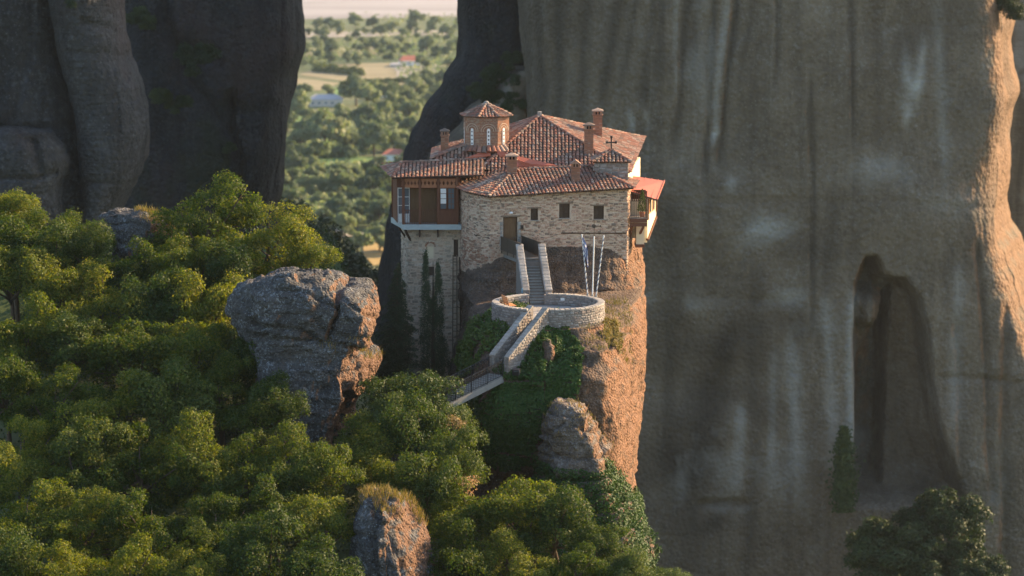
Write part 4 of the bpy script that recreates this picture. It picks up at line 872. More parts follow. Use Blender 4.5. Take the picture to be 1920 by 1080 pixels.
# ================================================================ little turret with the cross
turret = thing('cross_turret', 'low square stone turret with a tiled hipped roof carrying a dark iron cross', 'turret', (7.8, 5.6, 14.5))
tx, ty = float(at(1146, 305, 5.7)[0]), 5.7; te = float(at(1146, 303, 4.3)[2]); ta = A(tx, ty, float(at(1146, 282, 5.7)[2]))
tv = [A(tx-1.5, ty-1.45, te), A(tx+1.5, ty-1.45, te), A(tx+1.5, ty+1.45, te), A(tx-1.5, ty+1.45, te)]
tile_roof(turret, [([tv[k], tv[(k+1) % 4], ta], 0) for k in range(4)], [(q, ta) for q in tv], 140, seed=16)
rubble(turret, [(tx-1.28, ty+1.2), (tx-1.28, ty-1.2), (tx+1.28, ty-1.2), (tx+1.33, ty+1.2)], 14.6, te-.03, (), M['terrace_stone'], M['grey_mortar'], (.2, .32), (.3, .6), seed=18)
ct = float(at(1146, 257, 5.7)[2]); c = MB().box(tx-.05, tx+.05, ty-.04, ty+.04, ta[2], ct).build('cross', M['black'], turret)
zc = ct-.42; box_part('cross_arm', M['black'], c, tx-.36, tx+.36, ty-.036, ty+.036, zc-.05, zc+.05)
for dx, dz in ((-.36, 0), (.36, 0), (0, .42)): box_part('cross_tip', M['black'], c, tx+dx-.09, tx+dx+.09, ty-.06, ty+.06, zc+dz-.09, zc+dz+.09)

# ================================================================ sunlit annex at the right with its small balcony
annex = thing('balcony_annex', 'yellow plastered annex with a red metal roof and small wooden balcony over the drop', 'annex', (10.5, 7, 10.5))
q0, q1, q2_, q3 = at(1187, 330, 12.5), at(1246, 339, 12.2), at(1232, 374, 5.2), at(1178, 357, 4.6)
MB().prism([q0, q1, q2_, q3], (0, 0, -.1)).build('red_sheet', M['red_metal'], annex)
for k in range(1, 5): MB().beam(q0+(q1-q0)*k/5+up*.02, q3+(q2_-q3)*k/5+up*.02, .05, .07).build('seam', M['red_metal'], annex)
MB().beam(q1, q2_, .08, .14).build('edge_trim', M['red_metal'], annex); MB().beam(q3-up*.08, q2_-up*.08, .1, .12).build('fascia', M['dark_wood'], annex)
wa, wb, wc = A(at(1214, 400, 4.8)[0], 4.8, 0), A(at(1230, 400, 9.2)[0], 9.2, 0), A(at(1236, 400, 12)[0], 12, 0)
zt0, zt1 = float(at(1214, 374, 4.8)[2]), float(at(1230, 365, 9.2)[2]); zb0, zb1 = float(at(1214, 447, 4.8)[2]), float(at(1230, 404, 9.2)[2])
MB().prism([z_(wa, zb0), z_(wb, zb1), z_(wb, zt1), z_(wa, zt0)], (-2.0, .3, 0)).build('wall', M['plaster'], annex)
dd = unit(wb-wa); nn = A(dd[1], -dd[0], 0)
for f, wd in ((.28, .55), (.66, .55)):
    p = wa+(wb-wa)*f; wz = 13.3
    wi = MB().obox(z_(p, wz)+nn*.02, dd*wd, nn*.03, up*.62).build('window', M['bench'], annex); MB().obox(z_(p, wz)+nn*.055, dd*wd*.78, nn*.008, up*.5).build('pane', M['dark'], wi)
for f in (.02, .97): p = wa+(wb-wa)*f; MB().obox(z_(p, zt0-.8+f*.2)+nn*.05, dd*.07, nn*.05, up*.85).build('corner_post', M['wood'], annex)
MB().beam(z_(wa, zb0)-up*.1, z_(wb, zb1)-up*.1, .22, .16).build('floor_beam', M['wood'], annex)
yb = 2.9; x0, x1 = float(at(1181, 420, yb)[0]), float(at(1213, 420, yb)[0]); zf = float(at(1197, 409, yb)[2]); zt = float(at(1197, 377, yb)[2])
bal = box_part('balcony_floor', M['paving'], annex, x0, x1, yb, 5.2, zf-.12, zf)
for k in range(2): box_part('fascia_board', M['wood'], annex, x0-.02, x1+.02, yb-.07, yb-.005, zf-.66+k*.33, zf-.36+k*.33)
rail_run((x0+.03, yb+.05, 0), (x1-.03, yb+.05, 0), 9, M['rust'], zf, zt, annex, 'balcony_railing', .045, .03)
rail_run((x1-.04, yb+.08, 0), (x1-.04, 4.8, 0), 9, M['rust'], zf, zt, annex, 'balcony_railing', .045, .03)
box_part('post', M['wood'], annex, x1-.1, x1, yb+.02, yb+.12, zf, float(at(1213, 358, yb)[2]))
rb = MB()
for k in range(8): xx = x0+.1+k*(x1-x0-.2)/7; rb.box(xx-.04, xx+.04, 4.9, 4.95, float(at(1190, 377, 4.9)[2]), float(at(1190, 357, 4.9)[2]))
rb.build('slatted_screen', M['wood'], annex)
box_part('balcony_wall', M['dark_wood'], annex, x0, x1, 5.2, 5.3, zf, float(at(1190, 356, 5.2)[2]))
for f in (.15, .8): xx = x0+(x1-x0)*f; MB().beam(A(xx, yb+.1, zf-.68), A(xx-.45*f-.1, 5.0, zf-2.1), .15, .15).build('brace', M['wood'], annex)
bxx = float(at(1199, 452, 4.2)[0]); zz = float(at(1199, 457, 4.2)[2])
jb = box_part('jetty_box', M['plaster'], annex, bxx-.28, bxx+.35, 3.9, 5.5, zz, zz+1.5); box_part('jetty_foot', M['wood'], annex, bxx-.34, bxx+.38, 3.8, 5.6, zz-.25, zz-.003)
box_part('under_wall', M['plaster'], annex, bxx+.36, float(wa[0]), 4.85, 6, zb0-.35, zf)

plant = thing('potted_conifer', 'small clipped conifer in a terracotta pot behind the balcony rail', 'potted plant', (float(at(1204, 408, 3.5)[0]), 3.5, zf))
o3 = ORI[plant.name]; MB().tube([o3, o3+up*.36, o3+up*.42], [.17, .25, .25], 10).build('pot', M['pot'], plant); MB().tube([o3+up*.4, o3+up*.8], .04, 5).build('stem', M['bark'], plant)
# ================================================================ upper footbridge at the door
ZD = 10.35; D_ = A(-.08, .88, ZD); S_ = A(1.42, -3.3, ZD); dv = unit(S_-D_); sv = unit(np.cross(dv, up))
if sv[0] < 0: sv = -sv
fb = thing('door_footbridge', 'short footbridge with solid brown metal side panels leading to the house door', 'footbridge', (D_+S_)/2)
MB().beam(D_-dv*.1-up*.09, S_-up*.09, 1.62, .18).build('deck', M['old_wood'], fb)
for k in range(14): q = D_+(S_-D_)*(k+.5)/14+up*.02; MB().beam(q-sv*.74, q+sv*.74, .25, .035).build('deck_board', M['old_wood'], fb)
for s in (-1, 1):
    a, b = D_+sv*s*.84, S_+sv*s*.84
    pnl = MB().beam(a+up*.60, b+up*.60, .04, 1.0).build('side_panel', M['rust'], fb)
    MB().beam(a+up*1.13, b+up*1.13, .07, .06).build('handrail', M['rust'], pnl)
    for k in range(4): q = a+(b-a)*(.04+k*.307); MB().beam(q-up*.15, q+up*1.1, .055, .055).build('rail_post', M['rust'], fb)
MB().beam(D_-up*.36-dv*.2, S_-up*.36, 1.2, .3).build('girder', M['paving'], fb)

# ================================================================ upper stairs between capped stone parapets
def parapet(parent, a, b, h0, wdt, base, name='parapet', cap_len=.42, mat='terrace_stone', seed=1, capmat='cap', over=.04, side_l=True, side_r=True):
    """stone parapet from a to b (cap underside heights in a, b), its cap stones laid one by one"""
    a = np.asarray(a, float); b = np.asarray(b, float); d = A(b[0]-a[0], b[1]-a[1], 0); L = np.linalg.norm(d); d /= L; n = A(d[1], -d[0], 0)
    V = [a-n*wdt/2, b-n*wdt/2, b+n*wdt/2, a+n*wdt/2]; V = V+[A(q[0], q[1], base) for q in V]
    w = obj(name, np.array(V), [(0, 1, 2, 3), (0, 4, 5, 1), (1, 5, 6, 2), (2, 6, 7, 3), (3, 7, 4, 0)], M['grey_mortar'], parent)
    r = np.random.default_rng(seed); T = []
    for s in ((-1,) if side_l else ())+((1,) if side_r else ()):
        z = base
        while z < max(a[2], b[2]):
            h = r.uniform(.13, .24); u = -r.uniform(0, .3)
            while u < L:
                wd = r.uniform(.18, .45); uc = u+wd/2; top = a[2]+(b[2]-a[2])*uc/L
                if .03 < uc < L-.03 and z+h*.8 < top: T.append(frame(A(a[0]+d[0]*uc, a[1]+d[1]*uc, z+h/2+r.uniform(-.02, .02))+n*s*wdt/2, d*(wd/2*.92), n*s*.045, up*(h/2*.88*r.uniform(.75, 1))))
                u += wd
            z += h
    for q, s in ((a, -1), (b, 1)):
        z = base
        while z < q[2]-.1:
            h = r.uniform(.13, .22)
            for k in (-.5, .5): T.append(frame(A(q[0], q[1], z+h/2)+n*k*wdt*.5, n*wdt*.23*r.uniform(.85, 1), d*s*.04, up*h*.44))
            z += h
    pieces('stone', STONES, T, M[mat], w, 'small_stones', 150)
    sl = unit(b-a); m = np.cross(sl, n); m = m if m[2] > 0 else -m; k = max(1, int(round(np.linalg.norm(b-a)/cap_len)))
    T = [frame(a+(b-a)*(i+.5)/k+m*(.05+r.uniform(0, .012)), sl*np.linalg.norm(b-a)/k/2*.965, n*(wdt/2+over)*r.uniform(.95, 1.03), m*.055) for i in range(k)]
    pieces('cap_stone', BRICKS, [q@np.array([[1, 0, 0, 0], [0, 0, 1, 0], [0, 1, 0, 0], [0, 0, 0, 1.]]) for q in T], M[capmat], w, 'x'); return w
def flight(parent, a, b, w, n, mat='step'):
    """n steps from the upper edge a down to the lower edge b"""
    a = np.asarray(a, float); b = np.asarray(b, float); d = A(b[0]-a[0], b[1]-a[1], 0); L = np.linalg.norm(d); d /= L; s = A(d[1], -d[0], 0); T = []
    for k in range(n):
        z = a[2]-(a[2]-b[2])*(k+1)/(n+1); p = A(a[0], a[1], 0)+d*L*(k+.5)/n
        MB().obox(A(p[0], p[1], z-.3), d*L/n/2*.998, s*w/2, up*.24).build('riser', M['grey_mortar'], parent)
        MB().obox(A(p[0], p[1], z-.03)+d*.02, d*(L/n/2+.018), s*(w/2-.004), up*.028).build('step', M[mat], parent)
st = thing('upper_staircase', 'steep stone staircase of worn greenish steps between pale capped parapets, under the door footbridge', 'stairs', (1.7, -5.5, 7.4))
FT = A(1.95, -8.0, 7.45); dh_ = unit(A(FT[0]-S_[0], FT[1]-S_[1], 0)); sh = A(-dh_[1], dh_[0], 0); sh = sh if sh[0] > 0 else -sh
flight(st, S_, FT, 1.16, 15)
box_part('core', M['grey_mortar'], st, 1.0, 2.3, -4.0, -3.25, 6.5, ZD-.25)
parapet(st, S_-sh*.86+up*1.02, FT-sh*.86-dh_*.35+up*.95, 1, .5, 6.4, seed=21, side_r=False, cap_len=.36); parapet(st, S_+sh*.86+up*1.02, FT+sh*.86-dh_*.35+up*.95, 1, .5, 6.4, seed=22, side_r=False, cap_len=.36)
MB().beam(S_-dv*.05-up*.05-sh*.6, S_-dv*.05-up*.05+sh*.6, .5, .12).build('landing', M['cap'], st)

# ================================================================ round terrace
ter = thing('round_terrace', 'round stone terrace with a low curved wall and pale rim, halfway up the rock', 'terrace', (2.69, -12, 6.9))
TC = A(2.69, -12.0, 0); RT = 4.14; WT = .46; ZF, ZT = 7.45, 8.2
GAPS = [(R(92), R(112)), (R(246), R(266))]
ingap = lambda a: any(g0 < a % (2*math.pi) < g1 for g0, g1 in GAPS)
ring = lambda a, r, z: A(TC[0]+math.cos(a)*r, TC[1]+math.sin(a)*r, z)
MB().prism([ring(a, RT-WT+.02, ZF-.6) for a in np.arange(48)*2*math.pi/48], (0, 0, .6)).build('floor', M['paving'], ter)
r_ = np.random.default_rng(5); T = []; 
for k in range(9):
    for j in range(9):
        p = TC+A((k-4)*.85+r_.uniform(-.05, .05)+(j % 2)*.4, (j-4)*.85, ZF-.005)
        if np.hypot(*(p-TC)[:2]) < RT-WT-.4: T.append(frame(p, A(.41, 0, 0)*r_.uniform(.9, 1), A(0, 0, .02), A(0, .41, 0)*r_.uniform(.9, 1)))
pieces('flagstone', BRICKS, T, M['cap'], ter, 'x')
N_ = 96; TW = []
left_arc = lambda a: R(102) < a % (2*math.pi) < R(256)
for side_ in (True, False):
    mb = MB()
    for k in range(N_):
        a, b = k*2*math.pi/N_, (k+1)*2*math.pi/N_
        if ingap((a+b)/2) or left_arc((a+b)/2) != side_: continue
        mb.add([ring(a, RT, 6.3), ring(b, RT, 6.3), ring(b, RT, ZT), ring(a, RT, ZT), ring(a, RT-WT, ZT), ring(b, RT-WT, ZT), ring(b, RT-WT, ZF-.1), ring(a, RT-WT, ZF-.1)], [(0, 1, 2, 3), (3, 2, 5, 4), (4, 5, 6, 7)]+([(0, 3, 4, 7)] if ingap((a+b)/2-2*math.pi/N_) else [])+([(1, 6, 5, 2)] if ingap((a+b)/2+2*math.pi/N_) else []))
    TW.append(mb.build('parapet', M['grey_mortar'], ter))
T = []; SCO = []; LA = []
for sgn, rad, zb in ((1, RT, 6.6), (-1, RT-WT, ZF)):
    z = zb
    while z < ZT-.06:
        h = min(r_.uniform(.12, .24), ZT-z); a = r_.uniform(0, .05)
        while a < 2*math.pi-.03:
            w = r_.uniform(.16, .46)/rad; ac = a+w/2; a += w
            if any(g0-w*.45 < ac < g1+w*.45 for g0, g1 in GAPS): continue
            vis = (-math.sin(ac) if sgn > 0 else math.sin(ac)); n = A(math.cos(ac), math.sin(ac), 0)*sgn
            if vis < -.35: continue
            T.append(frame(ring(ac, rad, z+h/2+r_.uniform(-.03, .03)), A(-math.sin(ac), math.cos(ac), 0)*w*rad/2*.92+up*r_.normal(0, .008), n*.05*r_.uniform(.6, 1.4), up*h/2*.9*r_.uniform(.6, 1))); SCO.append(w*h*(vis+.4)); LA.append(left_arc(ac))
        z += h
T = np.array(T); SCO = np.array(SCO); LA = np.array(LA)
for side_, q in ((True, 100), (False, 200)): pieces('stone', STONES, T[LA == side_], M['terrace_stone'], TW[0 if side_ else 1], 'small_stones', q, SCO[LA == side_])
T = []
nk = 64
for k in range(nk):
    a = (k+.5)*2*math.pi/nk
    if ingap(a): continue
    T.append(frame(ring(a, RT-WT/2, ZT+.05+r_.uniform(0, .015)), A(-math.sin(a), math.cos(a), 0)*math.pi*(RT-WT/2)/nk*.97, A(0, 0, .055), A(math.cos(a), math.sin(a), 0)*(WT/2+.04)))
T = np.array(T); LA = np.array([left_arc(math.atan2(q[1, 3]-TC[1], q[0, 3]-TC[0])) for q in T])
for side_ in (True, False): pieces('cap_stone', BRICKS, T[LA == side_], M['cap'], TW[0 if side_ else 1], 'x')
pl = ring(R(72), RT-WT-.02, 7.95); box_part('plaque', M['white'], ter, pl[0]-.17, pl[0]+.17, pl[1]-.03, pl[1], 7.82, 8.02)

# ================================================================ lower stairs and the iron footbridge
ls = thing('lower_staircase', 'stone stairway running down from the round terrace between two long capped walls', 'stairs', (.4, -17.5, 3.5))
U0, U1 = A(1.95, -15.55, 7.45), A(-.88, -19.35, 4.15); du_ = unit(A(U1[0]-U0[0], U1[1]-U0[1], 0)); sn = A(-du_[1], du_[0], 0); sn = sn if sn[0] > 0 else -sn
flight(ls, U0+du_*.2, U1, 1.0, 18)
parapet(ls, U0-sn*.72+up*.98, U1-sn*.72+up*1.22, 1, .42, 2.2, seed=31, cap_len=.36); parapet(ls, U0+sn*.72+du_*.1+up*.98, U1+sn*.72+du_*.15+up*1.22, 1, .42, 1.2, seed=32, cap_len=.36)
MB().obox(A(U1[0], U1[1], 3.75)+du_*.1, du_*.5, sn*.5, up*.38).build('landing', M['step'], ls)
ib = thing('iron_footbridge', 'sloping footbridge with black iron railings, half hidden by the tree below the stairs', 'footbridge', U1+du_*2)
db = unit(A(-3.35, -2.6, 0)); nb = A(-db[1], db[0], 0); nb = nb if nb[0] > 0 else -nb; B0 = U1+du_*.45+A(0, 0, -.02); LB = 7.0; SL = -.30
B1 = B0+db*LB+up*LB*SL
MB().beam(B0-up*.16, B1-up*.16, 1.6, .3).build('deck', M['paving'], ib)
for k in range(26): q = B0+(B1-B0)*(k+.5)/26; MB().obox(q+up*.02, db*.13, nb*.74, up*.03).build('tread', M['step'], ib)
for s in (-1, 1):
    MB().beam(B0+nb*s*.82-up*.2, B1+nb*s*.82-up*.2, .08, .42).build('side_beam', M['paving'], ib)
    a, b = B0+nb*s*.8, B1+nb*s*.8; L = np.linalg.norm(b-a)
    rl = MB().beam(a+up*1.2, b+up*1.2, .055, .05).build('handrail', M['black'], ib); MB().beam(a+up*1.0, b+up*1.0, .03, .03).build('upper_bar', M['black'], rl); MB().beam(a+up*.12, b+up*.12, .03, .03).build('lower_bar', M['black'], rl)
    n_ = int(L/.155); T = [frame(a+(b-a)*(k+.5)/n_+up*.66, db*.011, nb*.011, up*.53) for k in range(n_)]; pieces('baluster', BOXV, T, M['black'], rl, 'x')
    n_ = 5
    for k in range(n_+1): q = a+(b-a)*k/n_; MB().beam(q, q+up*1.26, .06, .06).build('rail_post', M['black'], ib)
    T = [frame(a+(b-a)*(k+.5)/24+up*1.1, db*.05, nb*.012, up*.05) for k in range(24)]; pieces('scroll', BOXV, T, M['black'], rl, 'x')
MB().obox(B1+db*.6-up*1.6, db*.7, nb*1.0, up*1.55).build('abutment', M['paving'], ib)

# ================================================================ small things on and round the terrace
lp = at(968, 697, -20.8)
fl = thing('floodlight', 'small black floodlight fixed at the foot of the lower stairway wall', 'floodlight', lp)
MB().obox(lp, A(.24, -.1, 0), A(.06, .14, .05), A(0, -.05, .2)).build('lamp_housing', M['black'], fl); MB().obox(lp+A(.02, -.165, -.055), A(.2, -.083, 0), A(.002, .005, .002), A(0, -.04, .155)).build('lens', M['glass'], fl); MB().beam(lp-up*.2, lp+A(0, .5, -.35), .06, .06).build('arm', M['black'], fl)
bpx = at(946, 560, -11.2); bo = A(bpx[0]+.15, -11.2, ZF)
bench = thing('wooden_bench', 'orange wooden bench at the curved wall of the round terrace', 'bench', bo)
bd = unit(A(.28, -.9, 0)); bn = A(-bd[1], bd[0], 0); bn = bn if bn[0] > 0 else -bn
for k in range(4): MB().obox(bo+up*.46+bn*(.08+k*.14), bd*.75, bn*.055, up*.02).build('seat_slat', M['bench'], bench)
for k in range(4): MB().obox(bo+up*(.62+k*.15)-bn*(.06+k*.04), bd*.75, bn*.015, up*.06).build('back_slat', M['bench'], bench)
for s in (-.6, .6):
    for x in (0.05, .48): MB().beam(bo+bd*s+bn*x, bo+bd*s+bn*x+up*.44, .06, .06).build('leg', M['black'], bench)
    MB().beam(bo+bd*s+up*.4, bo+bd*s-bn*.18+up*1.15, .05, .05).build('back_support', M['black'], bench)
def striped_pole(name, label, base, top, striped, r0=.055):
    root = thing(name, label, 'flagpole', base); pts = [base+(top-base)*t for t in np.linspace(0, 1, 30)]
    if not striped: MB().tube(pts, [r0]*30, 8).build('pole', M['white'], root)
    else:
        p = MB().tube(pts, [r0*.8]*30, 8).build('pole', M['white'], root); mb = MB(); d = unit(top-base); x = unit(np.cross(d, A(0, 1, 0))); y = np.cross(d, x); n = 200; L = np.linalg.norm(top-base)
        for i in range(n):
            t0, t1 = i/n, (i+1)/n
            for w in (0,):
                a0, a1 = t0*L/.42*2*math.pi, t1*L/.42*2*math.pi; V = []
                for t, a in ((t0, a0), (t1, a1)):
                    for h in (-.055, .055): V.append(base+(top-base)*t+d*h+(x*math.cos(a)+y*math.sin(a))*r0*.86+0*d)
                b_ = .9
                V2 = [base+(top-base)*t+d*h+(x*math.cos(a+b_)+y*math.sin(a+b_))*r0*.9 for t, a in ((t0, a0), (t1, a1)) for h in (-.055, .055)]
                mb.add(V+V2, [(0, 1, 5, 4), (2, 3, 7, 6)])
        mb.build('spiral_stripe', M['pole_band'], p)
    MB().tube([base-up*.02, base+up*.12], [.11, .08], 8).build('foot', M['cap'], root); MB().tube([top, top+up*.07], [.07, .03], 8).build('finial', M['white'], root); return root
ZC = ZT+.11; pA = A(5.68, -9.25, ZC); pB = A(6.02, -9.5, ZC); pC = A(6.28, -9.9, ZC)
tA, tB, tC = at(1091, 441, -9.25), at(1114, 445, -9.5), at(1132, 443, -9.9)
striped_pole('flagpole', 'striped flagpole carrying the drooping flag on the terrace wall', pA, tA, True)
pm = striped_pole('flagpole', 'plain white flagpole between the two striped ones, topped by a brown iron cross', pB, tB, False, .05)
ct = at(1114, 412, -9.5)
cm = MB().tube([tB, ct], [.03, .022], 5).build('cross', M['rust'], pm); cy = at(1113.5, 424, -9.5)
for s in (-1, 1): MB().beam(cy, cy+A(s*.5, 0, 0), .04, .06).build('cross_arm', M['rust'], cm)
MB().tube([cy-A(0, .03, 0), cy+A(0, .03, 0)], .15, 10).build('cross_boss', M['rust'], cm)
for s in (-.5, .5): MB().obox(cy+A(s, 0, 0), A(.03, 0, 0), A(0, .03, 0), A(0, 0, .08)).build('cross_tip', M['rust'], cm)
striped_pole('flagpole', 'slanting striped flagpole without a flag, nearest the drop', pC, tC, True)
# flag: nine stripes and a canton with a cross, hanging in folds
flag = thing('flag', 'blue and white striped flag with a white cross hanging limp from its pole', 'flag', tA-up*.1)
def fold(s, t):      # s along the fly, t down the hoist
    q = tA+(pA-tA)*(.04+t*.30); x = .06+.46*s-.10*s*s; droop = .95*s**1.25
    return q+A(x*(1-.25*t), .10*math.sin(s*11+t*2)*(.3+s), -droop)
def patch(s0, s1, t0, t1, mat, name, eps=0.0):
    n, m = max(2, int(26*(s1-s0))), 2; V = []; Fs = []
    for e in (0, .012):
        for i in range(n+1):
            for j in range(m+1): V.append(fold(s0+(s1-s0)*i/n, t0+(t1-t0)*j/m)+A(0, -eps+e, 0))
    k = (n+1)*(m+1); Q = lambda i, j, o: o+i*(m+1)+j
    for i in range(n):
        for j in range(m): Fs += [(Q(i, j, 0), Q(i, j+1, 0), Q(i+1, j+1, 0), Q(i+1, j, 0)), (Q(i, j, k), Q(i+1, j, k), Q(i+1, j+1, k), Q(i, j+1, k))]
    obj(name, np.array(V), Fs, M[mat], flag)
for i in range(9): patch(.37 if i < 5 else 0, 1, i/9, (i+1)/9, 'blue' if i % 2 == 0 else 'white', 'flag_stripe')
patch(0, .37, 0, 5/9, 'blue', 'canton'); patch(.15, .22, 0, 5/9, 'white', 'canton_cross', .014); patch(0, .37, 2/9, 3/9, 'white', 'canton_cross', .018)

# blue ornament at the foot of the stair wall
bq = FT-sh*1.15-dh_*.45+up*1.0
orn = thing('blue_plaque', 'little light blue and white plaque at the foot of the upper stairs', 'plaque', bq)
M['sky_blue'] = plain('sky_blue_paint', (.12, .34, .50), .6, .3, 12)
MB().obox(bq, dh_*.2, sh*.02, up*.16).build('plate', M['sky_blue'], orn); MB().obox(bq-sh*.024+up*.03, dh_*.09, sh*.003, up*.06).build('emblem', M['white'], orn)

# ladder against the tower
la = thing('wooden_ladder', 'long old wooden ladder standing upright against the grey stone tower', 'ladder', at(853, 693, 4.85))
l0, l1 = at(848.5, 695, 4.75), at(849.5, 478, 5.0); r0, r1 = at(857, 695, 4.75), at(856.5, 478, 5.0)
for a, b in ((l0, l1), (r0, r1)): MB().tube([a, b], .05, 6).build('rail', M['old_wood'], la)
for k in range(19): f = .03+k*.052; MB().tube([l0+(l1-l0)*f, r0+(r1-r0)*f], .03, 5).build('rung', M['old_wood'], la)
pp = thing('dark_post', 'thin dark wooden post beside the long ladder', 'post', at(862.5, 695, 4.7)); MB().tube([at(863, 695, 4.6), at(863.5, 590, 4.7), at(862, 482, 4.9)], .06, 6).build('shaft', M['dark_wood'], pp)
for k in range(3): MB().beam(at(857, 530+k*45, 4.72), at(863, 532+k*45, 4.66), .05, .05).build('tie', M['dark_wood'], pp)
# ================================================================ vegetation
def leaves(P, N, size, r, aspect=.62, jit=.7, droop=0.0):
    """one kite-shaped leaf per point: positions P, rough facing N"""
    n = len(P); N = N+jit*r.normal(size=(n, 3)); N[:, 2] += droop; N /= np.linalg.norm(N, axis=1, keepdims=True)+1e-9
    a = r.normal(size=(n, 3)); x = np.cross(N, a); x /= np.linalg.norm(x, axis=1, keepdims=True)+1e-9; y = np.cross(N, x)
    s = (size*r.uniform(.65, 1.3, n))[:, None]; c = .12*s*N
    V = np.stack([P-x*s*.5, P+y*s*aspect*.5-x*s*.05+c, P+x*s*.5, P-y*s*aspect*.5-x*s*.05+c], 1).reshape(-1, 3)
    return V, np.arange(4*n).reshape(n, 4)
def sphere_pts(n, r): v = r.normal(size=(n, 3)); return v/np.linalg.norm(v, axis=1, keepdims=True)
def crown_pts(R_, H_, lobes, puffs, per, seed, puff_r=(.55, .95), flat=.9):
    r = np.random.default_rng(seed); C = []
    L = []
    for i in range(lobes):                       # big uneven lobes on an ellipsoid, fuller at the top
        a = i*2.4+r.uniform(-.5, .5); zz = r.uniform(-.7, 1.0); rr = math.sqrt(max(0, 1-zz*zz))*r.uniform(.5, .85)
        L.append((A(math.cos(a)*rr*R_, math.sin(a)*rr*R_, zz*H_*.72), R_*r.uniform(.26, .5)))
    L.append((A(0, 0, H_*.3), R_*.45))
    P = []; N = []
    for c, lr in L:
        k = max(4, int(puffs*(lr/R_)**2*3.2/len(L)*2))
        d = sphere_pts(k, r); d[:, 2] = d[:, 2]*.85+.15
        for q in d:
            pc = c+q*lr*r.uniform(.62, 1.06)*A(1, 1, .85); pr = r.uniform(*puff_r); m = int(per*pr*pr/.5)
            e = sphere_pts(m, r); e[:, 2] = np.where(e[:, 2] < -.6, -e[:, 2]*.6, e[:, 2])
            rad = pr*np.cbrt(r.uniform(.25, 1.0, m))[:, None]*r.uniform(.8, 1.2, (m, 1))
            P.append(pc+e*rad*A(1, 1, flat)); N.append(e*.75+q*.45+A(0, 0, .35))
    return np.concatenate(P), np.concatenate(N), L, r
def make_crown(R_, H_, lobes, puffs, per, leaf, seed, **k):
    P, N, L, r = crown_pts(R_, H_, lobes, puffs, per, seed, **k); V, Fs = leaves(P, N, leaf, r); return V, Fs, L
def make_trunk(L, hc, R_, seed, base=-4.0, r0=.2):
    r = np.random.default_rng(seed); mb = MB(); top = A(r.uniform(-.3, .3), r.uniform(-.3, .3), hc-.1*R_)
    mb.tube([A(0, 0, base), A(.1, .05, 0), A(.12*R_*r.normal()*.4, .1*r.normal(), hc*.5), top, A(0, 0, hc+R_*.3)], [r0*1.4, r0, r0*.8, r0*.55, r0*.2], 7)
    for c, lr in L:
        q = c+A(0, 0, hc); m = (top+q)/2+A(0, 0, -.12*R_)+r.normal(size=3)*.15
        mb.tube([top*A(1, 1, .75+.2*r.random()), m, q, q+(q-m)*.35], [r0*.5, r0*.3, r0*.16, .02], 5)
    return mb
PROTO = {}
def proto(key, R_, H_, lobes, puffs, per, leaf, seed, hc, mat, **k):
    V, Fs, L = make_crown(R_, H_, lobes, puffs, per, leaf, seed, **k)
    tk = make_trunk(L, hc, R_, seed, r0=.07*R_)
    PROTO[key] = (mesh_np('crown', V+A(0, 0, hc), Fs, M[mat]), mesh_np('trunk', np.array(tk.v), tk.f, M['bark'], True), R_, hc)
for i in range(2): proto(('S', i), 2.0, 2.0, 6, 34, 240, .155, 100+i, 2.8, 'oak')
for i in range(3): proto(('M', i), 3.0, 2.9, 9, 62, 240, .165, 110+i, 3.8, 'oak')
for i in range(2): proto(('L', i), 4.2, 4.0, 12, 100, 240, .175, 120+i, 5.2, 'oak')
for i in range(3): proto(('D', i), 3.0, 3.1, 10, 60, 240, .165, 170+i, 3.8, 'oak_deep')
for i in range(2): proto(('O', i), 2.6, 2.5, 8, 52, 260, .155, 130+i, 3.2, 'olive')
def plant_tree(name, key, c, R_, label, cat='tree', group=None, zs=1.0, rot=None, kids=('crown', 'trunk')):
    cm, tm, pr, hc = PROTO[key]; s = R_/pr; o = thing(name, label, cat, A(c[0], c[1], c[2]-hc*s*zs), group)
    o.rotation_euler = (0, 0, RNG.uniform(0, 6.28) if rot is None else rot); o.scale = (s, s, s*zs)
    for n, me in zip(kids, (cm, tm)):
        ch = bpy.data.objects.new(n, me); COL.objects.link(ch); ch.parent = o
    return o
ypy = lambda py: -48*(py-380)/670
